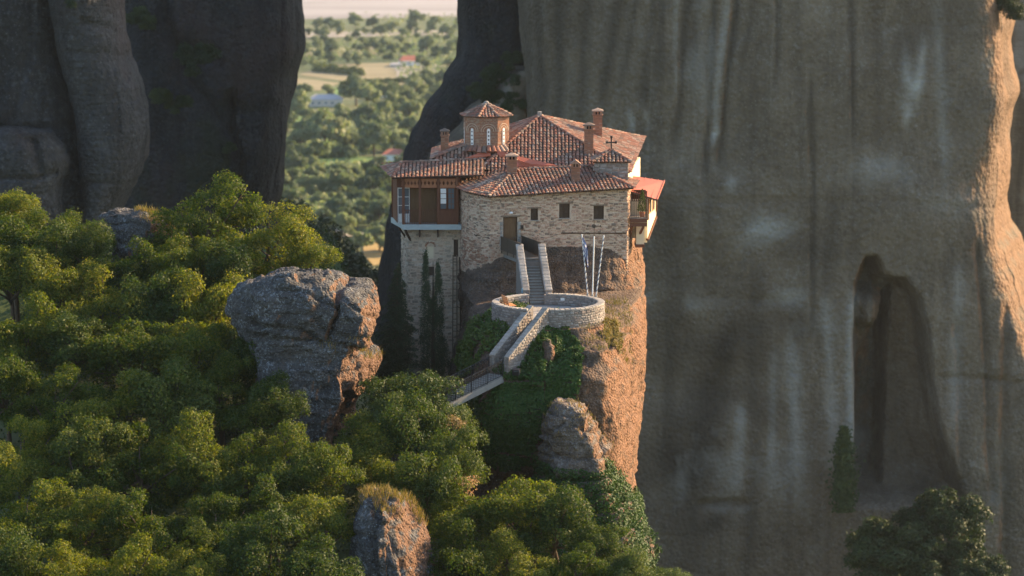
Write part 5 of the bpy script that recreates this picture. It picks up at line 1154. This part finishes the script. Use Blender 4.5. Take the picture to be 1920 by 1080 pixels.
WOOD = [  # px, py of the crown centre, crown width in px, kind, label
 (18, 425, 130, 'M', 'tall oak in the upper left corner of the wood, its top against the dark cliff'),
 (30, 492, 150, 'M', 'rounded oak at the left picture edge directly under the corner oak'),
 (88, 512, 130, 'D', 'dense oak between the corner oak and the small boulder'),
 (98, 450, 110, 'M', 'oak just right of the corner oak, under the gap between the left cliffs'),
 (168, 492, 120, 'M', 'dark green oak directly left of the small grey boulder'),
 (395, 440, 210, 'L', 'tall airy golden oak right of the small boulder, highest crown of the wood'),
 (505, 462, 190, 'L', 'broad golden oak whose branches hang above the top of the big boulder'),
 (578, 494, 84, 'S', 'little golden oak at the open end of the wood, above the big boulder'),
 (345, 520, 140, 'M', 'oak with warm green crown below the reddish side of the small boulder'),
 (246, 528, 130, 'M', 'bright oak in front of the small grey boulder'),
 (432, 540, 120, 'M', 'yellow-green oak touching the upper left corner of the big boulder'),
 (28, 545, 140, 'M', 'shaded oak on the left picture edge, third below the corner oak'),
 (112, 560, 140, 'M', 'oak with a dark hollow under it, two crowns below the cliff gap'),
 (196, 590, 140, 'M', 'rounded oak below and left of the small boulder'),
 (298, 600, 150, 'M', 'shaded deep green oak in the middle of the upper wood'),
 (392, 600, 150, 'M', 'dark green oak beside the left edge of the big boulder'),
 (46, 650, 160, 'M', 'oak at the left edge halfway down the wood, in deep shade below'),
 (140, 665, 150, 'M', 'dark oak between two sunlit crowns, left part of the middle wood'),
 (236, 690, 160, 'M', 'spreading oak with sunlit top in the centre of the left wood'),
 (340, 690, 160, 'M', 'sunlit spreading oak one crown left of the big boulder'),
 (440, 655, 130, 'O', 'deep green young tree leaning against the foot of the big boulder'),
 (500, 690, 96, 'O', 'small green tree overlapping the shaded front of the big boulder'),
 (492, 706, 130, 'D', 'shaded deep green oak covering the lower left side of the big boulder'),
 (510, 785, 110, 'D', 'dark oak pressed against the black foot of the big boulder'),
 (16, 745, 140, 'M', 'yellowish oak cut by the left picture edge, at middle height'),
 (105, 770, 180, 'L', 'wide oak with layered sunlit branches near the left edge'),
 (215, 790, 170, 'M', 'oak with several bright branch tips, left of the wood centre'),
 (318, 785, 170, 'M', 'oak with broken dark gaps in its crown, in the wood centre'),
 (415, 745, 165, 'L', 'big sunlit oak with a wide flat crown left of the shaded boulder foot'),
 (470, 800, 90, 'S', 'small oak over the dark hollow left of the boulder foot'),
 (40, 870, 190, 'L', 'large oak low on the left edge with dusky green crown'),
 (160, 885, 160, 'M', 'half shaded oak, third crown from the left edge in the lower wood'),
 (262, 885, 180, 'L', 'large oak with evenly sunlit crown in the lower middle of the wood'),
 (372, 880, 180, 'L', 'large domed oak below the wood centre, sun on its right flank'),
 (468, 905, 150, 'M', 'oak left of the tree that stands under the boulder'),
 (556, 890, 165, 'L', 'dense oak in front of the foot of the big boulder'),
 (52, 985, 190, 'L', 'oak in the lower left corner region, second from the bottom'),
 (165, 1000, 180, 'L', 'oak with a pointed sunlit top near the bottom left'),
 (285, 1005, 180, 'L', 'dark oak near the bottom edge below the evenly lit one'),
 (405, 1000, 170, 'L', 'oak with bright right side near the bottom centre of the wood'),
 (520, 960, 150, 'M', 'oak left of the lowest boulder, upper of two'),
 (612, 905, 130, 'M', 'golden green oak above the grassy top of the lowest boulder'),
 (600, 1010, 150, 'M', 'oak leaning over the left side of the lowest boulder'),
 (15, 1090, 170, 'M', 'oak cut off by the bottom left corner of the photo'),
 (125, 1098, 180, 'L', 'oak cut by the bottom edge, next to the corner one'),
 (245, 1105, 180, 'L', 'oak cut by the bottom edge below the dark oak'),
 (365, 1095, 170, 'L', 'oak cut by the bottom edge below the bright sided oak'),
 (485, 1075, 160, 'M', 'oak cut by the bottom edge, left neighbour of the lowest boulder group'),
 (590, 1110, 150, 'M', 'oak at the bottom edge touching the lowest boulder'),
 (688, 822, 90, 'S', 'narrow golden shrub oak right below the orange edge of the big boulder'),
 (690, 866, 120, 'S', 'golden oak between the big boulder and the lowest boulder'),
 (740, 800, 100, 'O', 'dark green tree right of the little pale rock'),
 (782, 745, 150, 'O', 'deep green tree hiding the lower end of the iron footbridge'),
 (842, 800, 110, 'O', 'green tree below the iron footbridge'),
 (775, 850, 150, 'M', 'yellow-green oak left of the shaded rock hollow'),
 (845, 890, 120, 'M', 'oak with pale blossom beside it, at the edge of the shaded hollow'),
 (735, 925, 100, 'S', 'oak right behind the grassy boulder top'),
 (800, 950, 140, 'M', 'sunlit oak right of the grassy boulder top'),
 (880, 975, 140, 'M', 'rounded oak under the dark rock hollow'),
 (965, 985, 150, 'M', 'bright oak left of the orange bush, below the ivy'),
 (1045, 1010, 150, 'M', 'oak surrounding the orange bush, below the layered rock'),
 (1125, 1045, 110, 'M', 'oak beside the low end of the ivy slope'),
 (860, 1060, 150, 'M', 'oak at the bottom edge right of the lowest boulder'),
 (960, 1075, 170, 'L', 'wide oak at the bottom edge under the bright oak'),
 (1080, 1090, 160, 'L', 'oak at the bottom edge under the ivy slope'),
 (1190, 1092, 100, 'O', 'dark green tree at the bottom edge, before the foot of the tall cliff'),
 (1250, 1090, 80, 'O', 'last small green tree at the bottom edge, farthest out before the tall cliff'),
]
for px, py, w, kd, lab in WOOD:
    Y = ypy(py) if px < 640 else -24-(py-740)*.062
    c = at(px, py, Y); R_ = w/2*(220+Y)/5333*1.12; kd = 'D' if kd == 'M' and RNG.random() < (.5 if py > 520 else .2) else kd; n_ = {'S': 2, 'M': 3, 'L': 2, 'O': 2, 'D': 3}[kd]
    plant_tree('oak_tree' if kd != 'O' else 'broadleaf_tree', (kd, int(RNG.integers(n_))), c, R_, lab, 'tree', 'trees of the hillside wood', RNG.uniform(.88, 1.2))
# undergrowth that closes the gaps between the trees
def scatter_ground(n, seed, size, xr, yr, hgt, name, mat, cond=None):
    r = np.random.default_rng(seed); x = r.uniform(*xr, n); y = r.uniform(*yr, n)
    if cond is not None: k = cond(x, y); x, y = x[k], y[k]
    z = terrain(x, y)+r.uniform(0, 1, len(x))**1.5*hgt*(1+.6*vnoise(np.stack([x/2.5, y/2.5, x*0], -1), 5))
    V, Fs = leaves(np.stack([x, y, z], -1), np.tile([0, 0, 1.0], (len(x), 1)), size, r, jit=.9); o = obj(name, V, Fs, M[mat]); o['kind'] = 'stuff'; return o
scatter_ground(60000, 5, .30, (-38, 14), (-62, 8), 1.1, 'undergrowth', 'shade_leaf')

# conifers before the tower
def conifer(name, label, cx, base, top, width, kind, seed):
    r = np.random.default_rng(seed); H_ = top[2]-base[2]; root = thing(name, label, 'tree', base); P = []; N = []; tw = MB()
    tw.tube([base-up*2, base, base+(top-base)*.95], [.22, .18, .02], 7)
    if kind == 'fir':
        z = .03
        while z < .985:
            rad = width/2*(1-z)**.75*(.8+.4*r.random())*min(1, .5+z*5); k = int(5+6*(1-z))
            for j in range(k):
                a = r.uniform(0, 6.28); L = rad*r.uniform(.65, 1.15); d = A(math.cos(a), math.sin(a), 0); b0 = base+(top-base)*z
                tip = b0+d*L-up*L*.22; tw.tube([b0, (b0+tip)/2+up*.05, tip], [.03, .02, .006], 3, False)
                m = int(70*L)+10; t_ = np.sqrt(r.uniform(0, 1, m)); q = b0+d*L*t_[:, None]+A(0, 0, 1)*(-L*.22*t_**1.6)[:, None]
                s = A(-d[1], d[0], 0); q = q+s*(r.normal(size=m)*.16*(1.25-t_)*(.5+L))[:, None]-up*(np.abs(r.normal(size=m))*.14)[:, None]
                P.append(q); N.append(np.tile(up*.8+d*.3, (m, 1)))
            z += .026
    else:
        for (dx, h, w) in kind:
            ax = base+A(dx, 0, 0)
            for k in range(int(150*h*H_/8)):
                z = r.uniform(0, 1)**.9*h; rad = w*np.interp(z/h, [0, .12, .35, .7, 1], [.5, .85, 1, .7, .08])*(.82+.3*r.random()); a = r.uniform(0, 6.28)
                c = ax+A(math.cos(a)*rad, math.sin(a)*rad, z*H_); m = 40; e = r.normal(size=(m, 3))*A(.085, .085, .24); P.append(c+e); N.append(np.tile(A(math.cos(a), math.sin(a), .5), (m, 1)))
    P = np.concatenate(P); N = np.concatenate(N); V, Fs = leaves(P, N, .17 if kind == 'fir' else .14, r, .34, .55)
    obj('foliage', V, Fs, M['conifer'], root); tw.build('trunk', M['bark'], root); return root
fb_ = at(742, 705, -3.5); conifer('fir_tree', 'dark fir with tiered drooping branches between the big boulder and the tower', 0, A(fb_[0], -3.5, fb_[2]), at(746, 486, -3.5), 4.2, 'fir', 1)
cb = at(812, 700, -.5); conifer('cypress_tree', 'slim dark cypress with two spires standing before the grey tower', 0, A(cb[0], -.5, cb[2]), at(812, 478, -.5), 2, [(-.55, 1.0, .42), (.42, .93, .46), (0, .62, .95), (.75, .3, .6)], 2)
o3 = ORI[plant.name]; r = np.random.default_rng(9); P = []; 
for k in range(900): z = r.uniform(0, 1)**1.2; rad = .42*(1-z)**.8*r.uniform(.6, 1.05); a = r.uniform(0, 6.28); P.append(o3+A(math.cos(a)*rad, math.sin(a)*rad, .5+z*1.75))
P = np.array(P); V, Fs = leaves(P, (P-o3)*A(1, 1, .2), .11, r); obj('foliage', V, Fs, M['olive'], plant)

# ivy and grass grown over rock surfaces
def on_rock(name, label, cat, rocks, poly, n, thick, size, mat, seed, lump=1.6, nz=None, kind=None, extra=0, up_=0.0, hole=0.0):
    r = np.random.default_rng(seed); PP = []; NN = []
    for q in rocks:
        V, Fs = LOFT[q]; c = V[Fs].mean(1); e1 = V[Fs[:, 2]]-V[Fs[:, 0]]; e2 = V[Fs[:, 3]]-V[Fs[:, 1]]; nn = np.cross(e1, e2); ar = np.linalg.norm(nn, axis=1)/2; nn = nn/(2*ar[:, None]+1e-9)
        px, py = proj(c); k = in_poly(px+14*vnoise(c*.9, 3), py+14*vnoise(c*.9, 7), poly) & ((nn@unit(CAM-A(0, -15, 0))) > -.3) & (c[:, 1] < 6)
        if nz is not None: k &= nn[:, 2] > nz
        w = ar*k; i = r.choice(len(w), n//len(rocks), p=w/w.sum()); u, v = r.uniform(0, 1, (2, len(i), 1))
        a, b, d, e = (V[Fs[i, j]] for j in range(4)); p = (a*(1-u)+b*u)*(1-v)+(e*(1-u)+d*u)*v; PP.append(p); NN.append(nn[i])
    P = np.concatenate(PP); N = np.concatenate(NN)
    if hole: k = vnoise(P*.8, seed+4) > -hole; P, N = P[k], N[k]
    L = np.clip(.5+.9*fbm(P/lump, 3, seed), .05, 1.6)
    P = P+N*(thick*L*r.uniform(.25, 1, len(P)))[:, None]; V, Fs = leaves(P, N+A(0, 0, .35+up_), size, r, .8, .55)
    o = obj(name, V, Fs, M[mat]); tag(o, label, cat, None, kind); return o
on_rock('ivy', 'dense green ivy mat hanging over the rock under the lower staircase', 'ivy', ['rock_pillar'], [(930, 700), (960, 660), (1000, 625), (1050, 600), (1075, 612), (1085, 640), (1095, 660), (1090, 720), (1060, 752), (1030, 770), (1010, 820), (1000, 880), (940, 872), (885, 880), (866, 850), (862, 790), (868, 760), (920, 745), (945, 725)], 60000, .75, .17, 'ivy', 21, hole=.8)
on_rock('ivy', 'bright green ivy cushion left of the lower staircase, under the terrace wall', 'ivy', ['rock_pillar'], [(868, 690), (872, 650), (890, 600), (925, 575), (990, 572), (985, 590), (940, 640), (915, 665), (912, 690), (880, 705)], 26000, .9, .16, 'ivy', 22, hole=.5)
on_rock('ivy', 'ivy sheet covering the foot of the pillar below the layered rock', 'ivy', ['rock_pillar', b4.name], [(1005, 900), (1008, 850), (1030, 855), (1045, 885), (1090, 880), (1120, 872), (1150, 880), (1188, 925), (1212, 960), (1238, 1030), (1262, 1110), (1000, 1100), (995, 960)], 90000, .8, .17, 'ivy', 23, hole=.45)
on_rock('moss', 'mossy green and yellow grass cushion at the right end of the terrace wall', 'moss', ['rock_pillar'], [(1118, 620), (1130, 590), (1150, 600), (1168, 625), (1160, 650), (1140, 640)], 3500, .25, .16, 'grass', 24)
def grass_on(name, label, rock, poly, n, h, seed, mat='grass'):
    r = np.random.default_rng(seed); V, Fs = LOFT[rock]; c = V[Fs].mean(1); e1 = V[Fs[:, 2]]-V[Fs[:, 0]]; e2 = V[Fs[:, 3]]-V[Fs[:, 1]]; nn = np.cross(e1, e2); ar = np.linalg.norm(nn, axis=1)/2; nn = nn/(2*ar[:, None]+1e-9)
    px, py = proj(c); w = ar*(in_poly(px, py, poly) & (nn[:, 2] > .1)); 
    if w.sum() == 0: return None
    i = r.choice(len(w), n, p=w/w.sum()); P = c[i]+r.normal(size=(n, 3))*.1; kk = vnoise(P*1.1, seed) > -.15; P = P[kk]; n = len(P); a = r.uniform(0, 6.28, n); hh = h*r.uniform(.5, 1.2, n)
    d = np.stack([np.cos(a), np.sin(a), 0*a], 1); tip = P+np.stack([r.normal(size=n)*.3*hh, r.normal(size=n)*.3*hh, hh], 1); w_ = .022
    Vv = np.stack([P-d*w_, P+d*w_, (P+tip)/2+d*w_*.8, tip, (P+tip)/2-d*w_*.8], 1).reshape(-1, 3); Fq = np.arange(5*n).reshape(n, 5)
    o = obj(name, Vv, Fq, M[mat]); return tag(o, label, 'grass', None, 'stuff')
grass_on('grass', None, b3.name, [(660, 915), (790, 920), (800, 985), (775, 1000), (745, 972), (700, 958), (662, 965)], 3600, .42, 31)
grass_on('grass', None, b2.name, [(250, 390), (335, 395), (330, 470), (300, 450)], 1800, .35, 32)
grass_on('grass', None, b1.name, [(590, 635), (720, 625), (720, 680), (610, 665)], 1500, .35, 33)
grass_on('grass', None, 'rock_pillar', [(1090, 570), (1180, 560), (1190, 690), (1080, 640)], 2500, .3, 34)
grass_on('grass', None, b4.name, [(1010, 750), (1170, 750), (1170, 880), (1020, 880)], 1500, .22, 35)

# orange-blossomed bushes
def blossom(px, py, w, Y, lab, seed, dens=110):
    R_ = w/2*(220+Y)/5333; V, Fs, L = make_crown(R_, R_*.8, 6, 26, dens*.6, .13, seed, puff_r=(.22, .4)); c = at(px, py, Y)
    root = thing('smoke_bush', lab, 'bush', c-up*R_); obj('flower_heads', V+c, Fs, M['blossom'], root); mb = MB()
    for _, (q, lr) in enumerate(L): mb.tube([c-up*R_*1.0, c-up*.3*R_+q*.3, c+q], [.06, .04, .015], 5)
    mb.build('stem', M['bark'], root)
blossom(1058, 958, 95, -32, 'orange blossomed bush among the oaks below the layered rock', 51); blossom(850, 800, 50, -29.5, 'cream blossomed bush on the tree below the footbridge', 52, 150); blossom(872, 912, 60, -36, 'peach blossomed bush at the edge of the dark rock hollow', 53, 130)
# ================================================================ bushes on the cliffs and at the foot of the tall one
for i in range(2): proto(('C', i), 3.2, 3.0, 9, 44, 130, .32, 140+i, 2.4, 'shade_leaf', puff_r=(.7, 1.2))
for px, py, w, Y, lab in [(1640, 1010, 95, 128, 'dark green tree at the left foot of the arched cave'), (1712, 1030, 110, 126, 'broad dark tree below the arched cave'), (1780, 965, 110, 130, 'bushy tree in front of the right side of the cave'), (1722, 980, 80, 131, 'small tree right at the cave mouth'),
                          (1805, 1050, 100, 124, 'tree near the bottom edge, right of the broad dark tree'), (1660, 1075, 100, 123, 'tree cut by the bottom edge under the cave'), (1745, 1085, 90, 121, 'low dark tree at the bottom edge, centre of the cave group'), (1840, 1080, 80, 121, 'rightmost low tree at the bottom edge'),
                          (965, 118, 42, 164, 'highest bush on the green ledge beside the tall cliff'), (930, 145, 48, 163, 'bush left on the green ledge above the dome'), (968, 165, 50, 162, 'large bush against the cliff edge on the green ledge'), (915, 182, 52, 161, 'lowest bush on the green ledge left of the dome top'), (960, 200, 50, 160, 'low bush on the green ledge right above the hall roof'), (893, 170, 30, 164, 'little bush at the left tip of the green ledge'),
                          (372, 118, 70, 172, 'dark bush clinging to the middle of the left cliff'), (300, 190, 46, 173, 'bush in the dark recess right of the bulging rock'), (345, 200, 40, 173, 'small bush beside the one in the dark recess'), (430, 280, 26, 177, 'thin shrub in the crack of the left cliff'), (265, 40, 50, 176, 'shrub at the top of the dark recess'), (135, 12, 40, 120, 'dry shrub in the top of the left crack'), (1890, 18, 60, 150, 'green shrub at the top right corner on the lit cliff edge')]:
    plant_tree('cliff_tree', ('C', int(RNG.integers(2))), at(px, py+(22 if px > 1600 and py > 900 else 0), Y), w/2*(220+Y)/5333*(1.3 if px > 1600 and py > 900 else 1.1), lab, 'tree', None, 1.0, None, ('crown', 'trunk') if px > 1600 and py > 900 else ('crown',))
# strip of creeper left of the cave
r = np.random.default_rng(77); n = 3500; px = 1583+r.normal(size=n)*9; py = r.uniform(800, 960, n); w_ = np.interp(py, [800, 840, 900, 960], [.35, .9, 1.2, 1.0]); px = 1583+(px-1583)*w_
P = np.stack([at(a, b, 142.2-abs(r.normal())*.9) for a, b in zip(px, py)]); V, Fs = leaves(P, np.tile(A(0, -1, .4), (n, 1)), .5, r); cr_ = obj('creeper', V, Fs, M['shade_leaf']); tag(cr_, 'tall narrow green creeper climbing the cliff left of the arched cave', 'creeper')

# wooded shoulder in the shade behind the wood
for i in range(2): proto(('W', i), 4.0, 3.6, 7, 30, 34, .75, 150+i, 4.2, 'shade_leaf', puff_r=(.9, 1.5))
k = 0; PW = []; NW = []
r = np.random.default_rng(88)
for i in range(150):
    y = r.uniform(185, 262); x = r.uniform(-62, -12); z = float(terrain(np.array([x]), np.array([y]))[0])+r.uniform(1, 2.6); R_ = r.uniform(2.2, 4)
    e = sphere_pts(330, r); e[:, 2] = np.abs(e[:, 2]); PW.append(A(x, y, z)+e*R_*r.uniform(.75, 1.05, (330, 1))*(1+.25*vnoise(e*2.2+i*7, 3))[:, None]); NW.append(e+up*.3)
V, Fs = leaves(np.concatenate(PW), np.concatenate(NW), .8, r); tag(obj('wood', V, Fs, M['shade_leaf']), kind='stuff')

# ================================================================ the valley: trees, hedges, houses
for i in range(4): proto(('V', i), 6.0, [5.2, 6.5, 4.2, 5.6][i], 8, 46, 13, 1.25, 160+i, [6, 8, 4.8, 6.5][i], 'valley_leaf', puff_r=(1.3, 2.3))
taken = []
def vtree(px, py, w, lab, grp=None, key=None):
    g = on_z(px, py+w*.42, VZ); d = g[1]+220; R_ = w/2*d/5333; taken.append((px, py, w))
    plant_tree('valley_tree', ('V', int(RNG.integers(4)) if key is None else key), A(g[0], g[1], VZ+R_*1.0), R_, lab, 'tree', grp, 1.0)
for px, py, w, lab in [(668, 172, 62, 'large dark domed tree between the hedge and the long low house'), (690, 190, 50, 'dark tree joined to the right side of the domed one'), (608, 252, 82, 'largest round tree of the valley, left of the middle meadow'), (590, 290, 52, 'dark round tree in front of the largest valley tree'), (655, 288, 30, 'small dark tree alone at the edge of the green meadow'), (700, 268, 60, 'dark tree above the right end of the green meadow'), (738, 260, 60, 'bright tree above the red roofed house'),
                       (698, 350, 70, 'big rounded tree left of the gallery roof, right of the yellow poplars'), (555, 200, 60, 'tree close to the edge of the left cliff, level with the long house'), (548, 340, 44, 'bright yellow tree next to the left cliff edge'), (580, 355, 46, 'yellow poplar group tree, below the grey shed'), (640, 350, 54, 'tall yellow-green tree in the middle of the lower valley'), (666, 330, 36, 'pale tree right of the grey shed'), (715, 215, 50, 'tree beside the slope of the dark leaning cliff'), (690, 228, 64, 'wide pale tree right above the valley centre'), (640, 222, 50, 'tree behind the largest round one'),
                       (620, 46, 26, 'tree on the river bank, left of centre'), (665, 40, 26, 'tall tree on the river bank, in the middle of the gap'), (700, 44, 24, 'tree on the river bank, right of centre'), (780, 38, 30, 'tree on the river bank near the dark leaning cliff'), (815, 45, 26, 'tree on the river bank next to the dark cliff edge'), (835, 60, 28, 'tree at the cliff edge below the river'), (800, 88, 34, 'bushy tree above the white farmhouse'), (840, 95, 30, 'tree right of the white farmhouse by the cliff'), (690, 415, 20, 'round blossoming tree beside the golden field'), (575, 470, 40, 'tree at the shaded shoulder of the hill')]:
    vtree(px, py, w, lab, 'trees of the valley')
r = np.random.default_rng(99); cnt = 0; tries = 0
while cnt < 250 and tries < 6000:
    tries += 1; py = 34+430*r.uniform(0, 1)**.9; px = r.uniform(500, 900)
    if in_poly(np.array([px]), np.array([py]), [(560, 122), (745, 116), (752, 152), (600, 168), (540, 165)])[0] or (292 < py < 318 and 590 < px < 760) or (735 < px < 790 and 100 < py < 140) or (575 < px < 645 and 172 < py < 208): continue
    w = np.interp(py, [34, 110, 200, 300, 450], [17, 22, 36, 42, 46])*r.uniform(.6, 1.25)
    if any(abs(px-a) < (w+c)*.27 and abs(py-b) < (w+c)*.2 for a, b, c in taken): continue
    zone = [(70, 'small hazy tree in the scrub just below the pale river bed', 'scrub trees by the river bed'), (125, 'hazy tree of the scattered grove between river scrub and dry field', 'grove trees beyond the dry field'), (215, 'rounded green tree around the hedge and the long low house', 'trees round the long house'), (300, 'leafy tree of the dense belt above the green meadow', 'belt trees above the meadow'), (380, 'yellow-green tree of the sunlit belt below the green meadow', 'sunlit trees below the meadow'), (999, 'bushy tree of the nearest valley strip by the golden field', 'nearest valley trees')]
    q = next(z for z in zone if py < z[0]); vtree(px, py, w, q[1], q[2]); cnt += 1
# low scrub of the valley as one mass
n = 85000; py = 30+430*r.uniform(0, 1, n)**.8; px = np.where(r.uniform(0, 1, n) < .4, r.uniform(430, 960, n), r.uniform(-300, 2500, n)); d = CF[None]+((px-960)/F)[:, None]*A(1, 0, 0)+((540-py)/F)[:, None]*CU; P = CAM+d*((VZ-CAM[2])/d[:, 2])[:, None]
k = (fbm(P*A(.012, .006, 0), 3, 5) > -.02) & ~in_poly(px, py, [(560, 120), (748, 114), (752, 154), (600, 168), (540, 165)]) & ~((py > 288) & (py < 314) & (px > 585) & (px < 800)) & ~((py > 418) & (px > 600) & (px < 760)); P = P[k]; P[:, 2] += r.uniform(.2, 3.2, len(P)); P[:, :2] += r.normal(size=(len(P), 2))*2
V, Fs = leaves(P, np.tile(up, (len(P), 1)), 1.9, r, .8, .8); tag(obj('scrub', V, Fs, M['valley_leaf']), kind='stuff')
def hedge(p0, p1, h, w, lab, seed):
    a, b = on_z(*p0, VZ), on_z(*p1, VZ); r = np.random.default_rng(seed); n = 2600; t_ = r.uniform(0, 1, n); e = sphere_pts(n, r); e[:, 2] = np.abs(e[:, 2])
    P = a+(b-a)*t_[:, None]+e*A(w, w, h)*(.8+.3*vnoise(np.stack([t_*40, t_*0, t_*0], -1), seed))[:, None]; V, Fs = leaves(P, e+up*.3, 1.3, r)
    tag(obj('hedge', V, Fs, M['olive']), lab, 'hedge')
hedge((590, 134), (680, 142), 5.5, 3.5, 'long dark clipped hedge on the far side of the dry field', 1); hedge((684, 160), (760, 156), 3.5, 3, 'lower hedge right of the domed dark tree', 2); hedge((560, 300), (640, 296), 3, 3, 'hedge along the left part of the green meadow', 3)
def cottage(name, label, px, py, wpx, hpx, roofpx, wallm, roofm, depth=8, nwin=3, yaw=.1, flat=False):
    g = on_z(px, py, VZ); d = g[1]+220; w = wpx*d/5333; h = hpx*d/5333; rh = roofpx*d/5333; root = thing(name, label, 'house', g)
    c, s = math.cos(yaw), math.sin(yaw); X, Yv = A(c, s, 0), A(-s, c, 0); b = A(g[0], g[1]+depth/2, VZ)
    MB().obox(b+up*h/2, X*w/2, Yv*depth/2, up*h/2).build('wall', M[wallm], root); q = [b+X*sx*(w/2+.4)+Yv*sy*(depth/2+.4)+up*(h+.02) for sx, sy in ((-1, -1), (1, -1), (1, 1), (-1, 1))]
    r0, r1 = (b-X*w*.32+up*(h+rh), b+X*w*.32+up*(h+rh)) if not flat else (b-X*w*.5+up*(h+rh), b+X*w*.5+up*(h+rh))
    MB().add(q+[r0, r1], [(0, 1, 5, 4), (2, 3, 4, 5), (1, 2, 5), (3, 0, 4), (3, 2, 1, 0)]).build('roof', M[roofm], root)
    for k in range(nwin):
        p = b-Yv*(depth/2+.03)+X*w*((k+.5)/nwin-.5)+up*h*.55; wi = MB().obox(p, X*min(.7, w*.06), Yv*.04, up*h*.2).build('window', M['white'], root); MB().obox(p-Yv*.05, X*min(.55, w*.045), Yv*.01, up*h*.15).build('pane', M['glass'], wi)
    return root
M['far_roof'] = plain('red_roof', (.42, .15, .10), .8, .2, .5); M['grey_roof'] = plain('grey_roof', (.42, .41, .42), .7, .15, .5); M['far_wall'] = plain('pale_wall', (.62, .55, .47), .9, .1, .3)
cottage('farmhouse', 'white farmhouse with a red roof beyond the dry field', 770, 124, 44, 10, 9, 'white', 'far_roof', 9, 4, .15)
cottage('farm_shed', 'low pale shed touching the white farmhouse', 742, 127, 20, 6, 3, 'far_wall', 'grey_roof', 6, 2)
cottage('long_house', 'long low house with pale walls left of the large domed tree', 610, 200, 62, 13, 9, 'far_wall', 'grey_roof', 10, 5, .05)
cottage('red_roof_house', 'cream house with a low red hipped roof just left of the tiled gallery roof', 743, 304, 48, 14, 9, 'white', 'far_roof', 9, 3, -.1)
cottage('grey_shed', 'grey roofed shed among the yellow trees of the lower valley', 640, 326, 32, 6, 8, 'far_wall', 'grey_roof', 8, 2)
cottage('hut', 'small white hut at the edge of the green field', 722, 182, 15, 7, 2, 'white', 'grey_roof', 5, 1)
cottage('barn', 'grey barn partly hidden by the dark leaning cliff', 768, 238, 30, 9, 7, 'far_wall', 'grey_roof', 8, 2); cottage('barn', 'pinkish barn beside the golden field', 712, 444, 34, 7, 6, 'far_wall', 'far_roof', 7, 2)
# ---- air
def haze():
    o = MB().box(-3150, 3150, -450, 6150, -76.2, 100).build('haze', None); o['kind'] = 'stuff'
    m = bpy.data.materials.new('haze_air'); m.use_nodes = True; t = m.node_tree
    for n in list(t.nodes):
        if n.type == 'BSDF_PRINCIPLED': t.nodes.remove(n)
    v = t.nodes.new('ShaderNodeVolumePrincipled'); v.inputs['Density'].default_value = HAZE; v.inputs['Color'].default_value = (.74, .88, 1.0, 1); v.inputs['Anisotropy'].default_value = .62
    t.links.new(v.outputs[0], t.nodes['Material Output'].inputs['Volume']); o.data.materials.append(m)
HAZE = 0.00005
haze()
